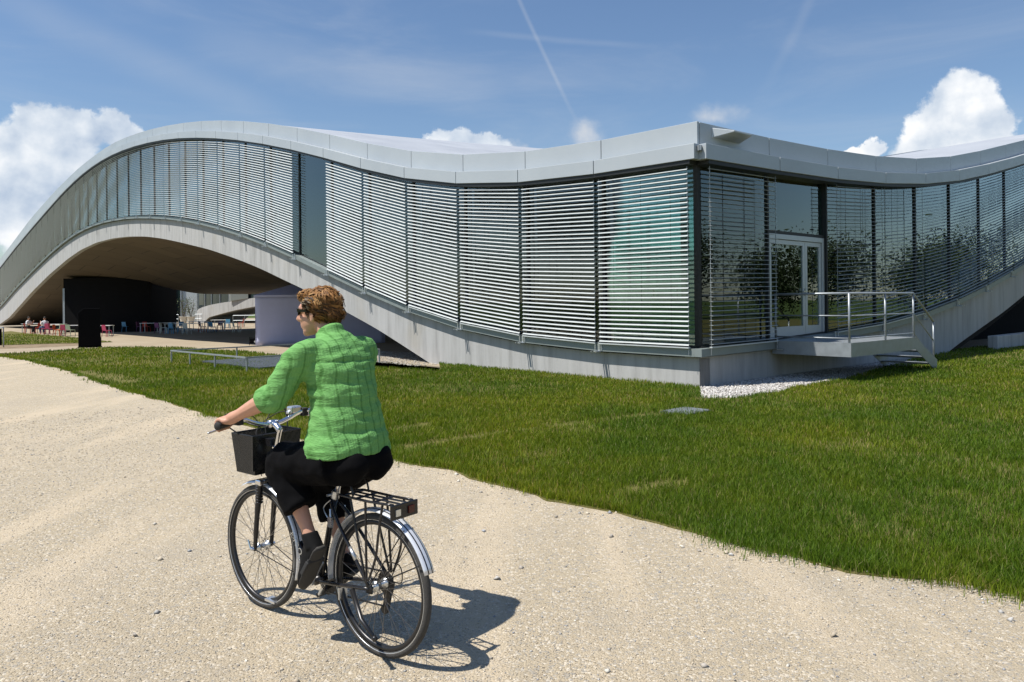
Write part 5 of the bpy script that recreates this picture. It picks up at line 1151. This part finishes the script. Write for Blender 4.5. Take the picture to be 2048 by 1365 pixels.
# ---- shoes
for s_ in (-1, 1):
    hip, kn, an, he = (Vector(p) for p in LEG[s_]); pd = PEDL if s_ > 0 else PEDR
    toe = Vector((pd.x, he.y, pd.z))+(Vector((0.09, 0, -0.062)) if s_ > 0 else Vector((0.085, 0, -0.02)))
    fd = (toe-he).normalized(); upv = Vector((0, 1, 0)).cross(fd); upv = -upv if upv.z < 0 else upv
    back_ = he-fd*0.035-upv*0.012
    sh_ = MB(); rings = []; so_ = []
    L_ = 0.27
    for u, w, h_ in ((0, .024, .055), (.06, .038, .085), (.2, .040, .10), (.36, .041, .092), (.55, .046, .070), (.75, .049, .052), (.92, .038, .038), (1.0, .014, .02)):
        c = back_+fd*L_*u-upv*0.028
        rings.append([c+Vector((0, w*math.cos(t), 0))+upv*(h_*max(0, math.sin(t))-0.004*(math.sin(t) < 0)) for t in np.linspace(0, 2*PI, 20, endpoint=False)])
        so_.append([c+Vector((0, (w+.003)*math.cos(t), 0))+upv*(-0.006+0.010*math.sin(t)) for t in np.linspace(0, 2*PI, 20, endpoint=False)])
    sh_.loft(rings); sh_.tube([he-upv*0.01, he.lerp(an, .55)+Vector((0, 0, .005)), he.lerp(an, .62)+Vector((0, 0, .01))], [.046, .042, .041], 14)
    so2 = obj('shoe', remesh(sh_, 'shoe', 0.006, 3), 'shoe_black', rider)
    MB().loft(so_).build('sole', 'shoe_sole', so2, smooth=True)
# ---- sunglasses
sg = MB()
for s_ in (-1, 1):
    fr0 = [H(0.100, 0.006*s_, 0.024), H(0.094, 0.040*s_, 0.026), H(0.078, 0.062*s_, 0.024), H(0.077, 0.061*s_, -0.002), H(0.092, 0.040*s_, -0.012), H(0.100, 0.010*s_, -0.006)]
    inn = [p-HM @ Vector((0.006, 0, 0)) for p in fr0]
    sg.add(fr0+inn, [tuple(range(6)), tuple(range(11, 5, -1))]+[(i, 6+i, 6+(i+1) % 6, (i+1) % 6) for i in range(6)])
    sg.bar(H(0.077, 0.064*s_, 0.014), H(0.0, 0.079*s_, 0.006), 0.005, 0.014)
sg.build('sunglasses', 'lens_black', rider)
# ---- hair: a full short wavy cut, shell plus locks
def hair_fn(T, b, co):
    a = T.new('ShaderNodeAttribute'); a.attribute_name = 'blade'; T.l.new(a.outputs[0], b.inputs['Base Color'])
mat('hair_lock', rough=0.62, spec=0.22, fn=hair_fn); mat('hair_base', (0.045, 0.022, 0.009), 0.6)
hs = MB()
hs.ell(H(-0.026, 0, 0.040), (0.102, 0.086, 0.085), M3, 24, 16); hs.ell(H(-0.066, 0, -0.006), (0.064, 0.076, 0.072), M3, 20, 12); hs.ell(H(0.030, 0, 0.082), (0.056, 0.062, 0.034), M3, 16, 10); hs.ell(H(-0.075, 0, -0.055), (0.040, 0.055, 0.045), M3, 16, 10)
for s_ in (-1, 1): hs.ell(H(0.0, 0.060*s_, 0.040), (0.048, 0.024, 0.036), M3); hs.ell(H(-0.045, 0.060*s_, 0.0), (0.035, 0.028, 0.05), M3)
hme = remesh(hs, 'hair', 0.008, 3)
wrinkle(hme, lambda p: 0.009*noise.noise(p*22)+0.004*noise.noise(p*55))
hair = obj('hair', hme, 'hair_base', rider)
rs = random.Random(11); hv = []; hf = []; hc = []
pal = [(0.24, 0.115, 0.035), (0.17, 0.075, 0.022), (0.10, 0.045, 0.014), (0.30, 0.17, 0.065), (0.06, 0.03, 0.012)]
nv = len(hme.vertices)
for k in range(2100):
    v = hme.vertices[rs.randrange(nv)]; p = v.co.copy(); n_ = v.normal.copy(); l = HM.transposed() @ (p-HEAD)
    if l.x > 0.055 and l.z < 0.05: continue
    low_ = l.z < -0.02
    # combed back from the forehead over the crown, falling at the sides
    d = HM @ Vector((-0.75, l.y*4.0, 0.25-max(0, 0.10-l.z)*7)); d = d+Vector((noise.noise(p*14), noise.noise(p*14+Vector((9, 3, 1))), noise.noise(p*14+Vector((2, 8, 5)))))*0.9
    d = (d-n_*d.dot(n_)).normalized(); wv = n_.cross(d)
    L_ = rs.uniform(0.030, 0.060)*(0.6 if low_ or l.x > 0.03 else 1); ph = noise.noise(p*10)*6; fr1 = 0.9; amp = rs.uniform(0.002, 0.006); wd = rs.uniform(0.0022, 0.0048)
    tone = noise.noise(p*26)*0.5+0.5+rs.uniform(-.25, .25)+(0.22 if l.z > 0.05 else -0.15)
    c = pal[4] if tone < 0.22 else pal[2] if tone < 0.42 else pal[1] if tone < 0.62 else pal[0] if tone < 0.88 else pal[3]
    if l.x > 0.02 and l.z < 0.075 and abs(l.y) > 0.03: c = (0.23, 0.18, 0.13) if rs.random() < 0.6 else c
    base = len(hv); ns = 7
    for j in range(ns):
        u = j/(ns-1); q = p-n_*0.004+d*L_*u+n_*(0.010*math.sin(u*PI))+wv*amp*math.sin(ph+u*fr1*6.28)
        if rs.random() < 0.02: q += n_*0.004
        w = wd*(0.55+0.45*math.sin(u*PI))*(1 if j < ns-1 else 0.3)
        hv.append(q-wv*w); hv.append(q+wv*w+n_*w*0.5); hc += [c, c]
        if j: hf.append((base+2*j-2, base+2*j-1, base+2*j+1, base+2*j))
lk = bpy.data.meshes.new('locks'); lk.from_pydata([tuple(v) for v in hv], [], hf); lk.update()
at = lk.color_attributes.new('blade', 'FLOAT_COLOR', 'POINT'); at.data.foreach_set('color', np.array([(*c, 1) for c in hc], np.float32).ravel())
lk.polygons.foreach_set('use_smooth', [True]*len(lk.polygons)); lo_ = obj('locks', lk, 'hair_lock', hair); lo_['kind'] = 'stuff'
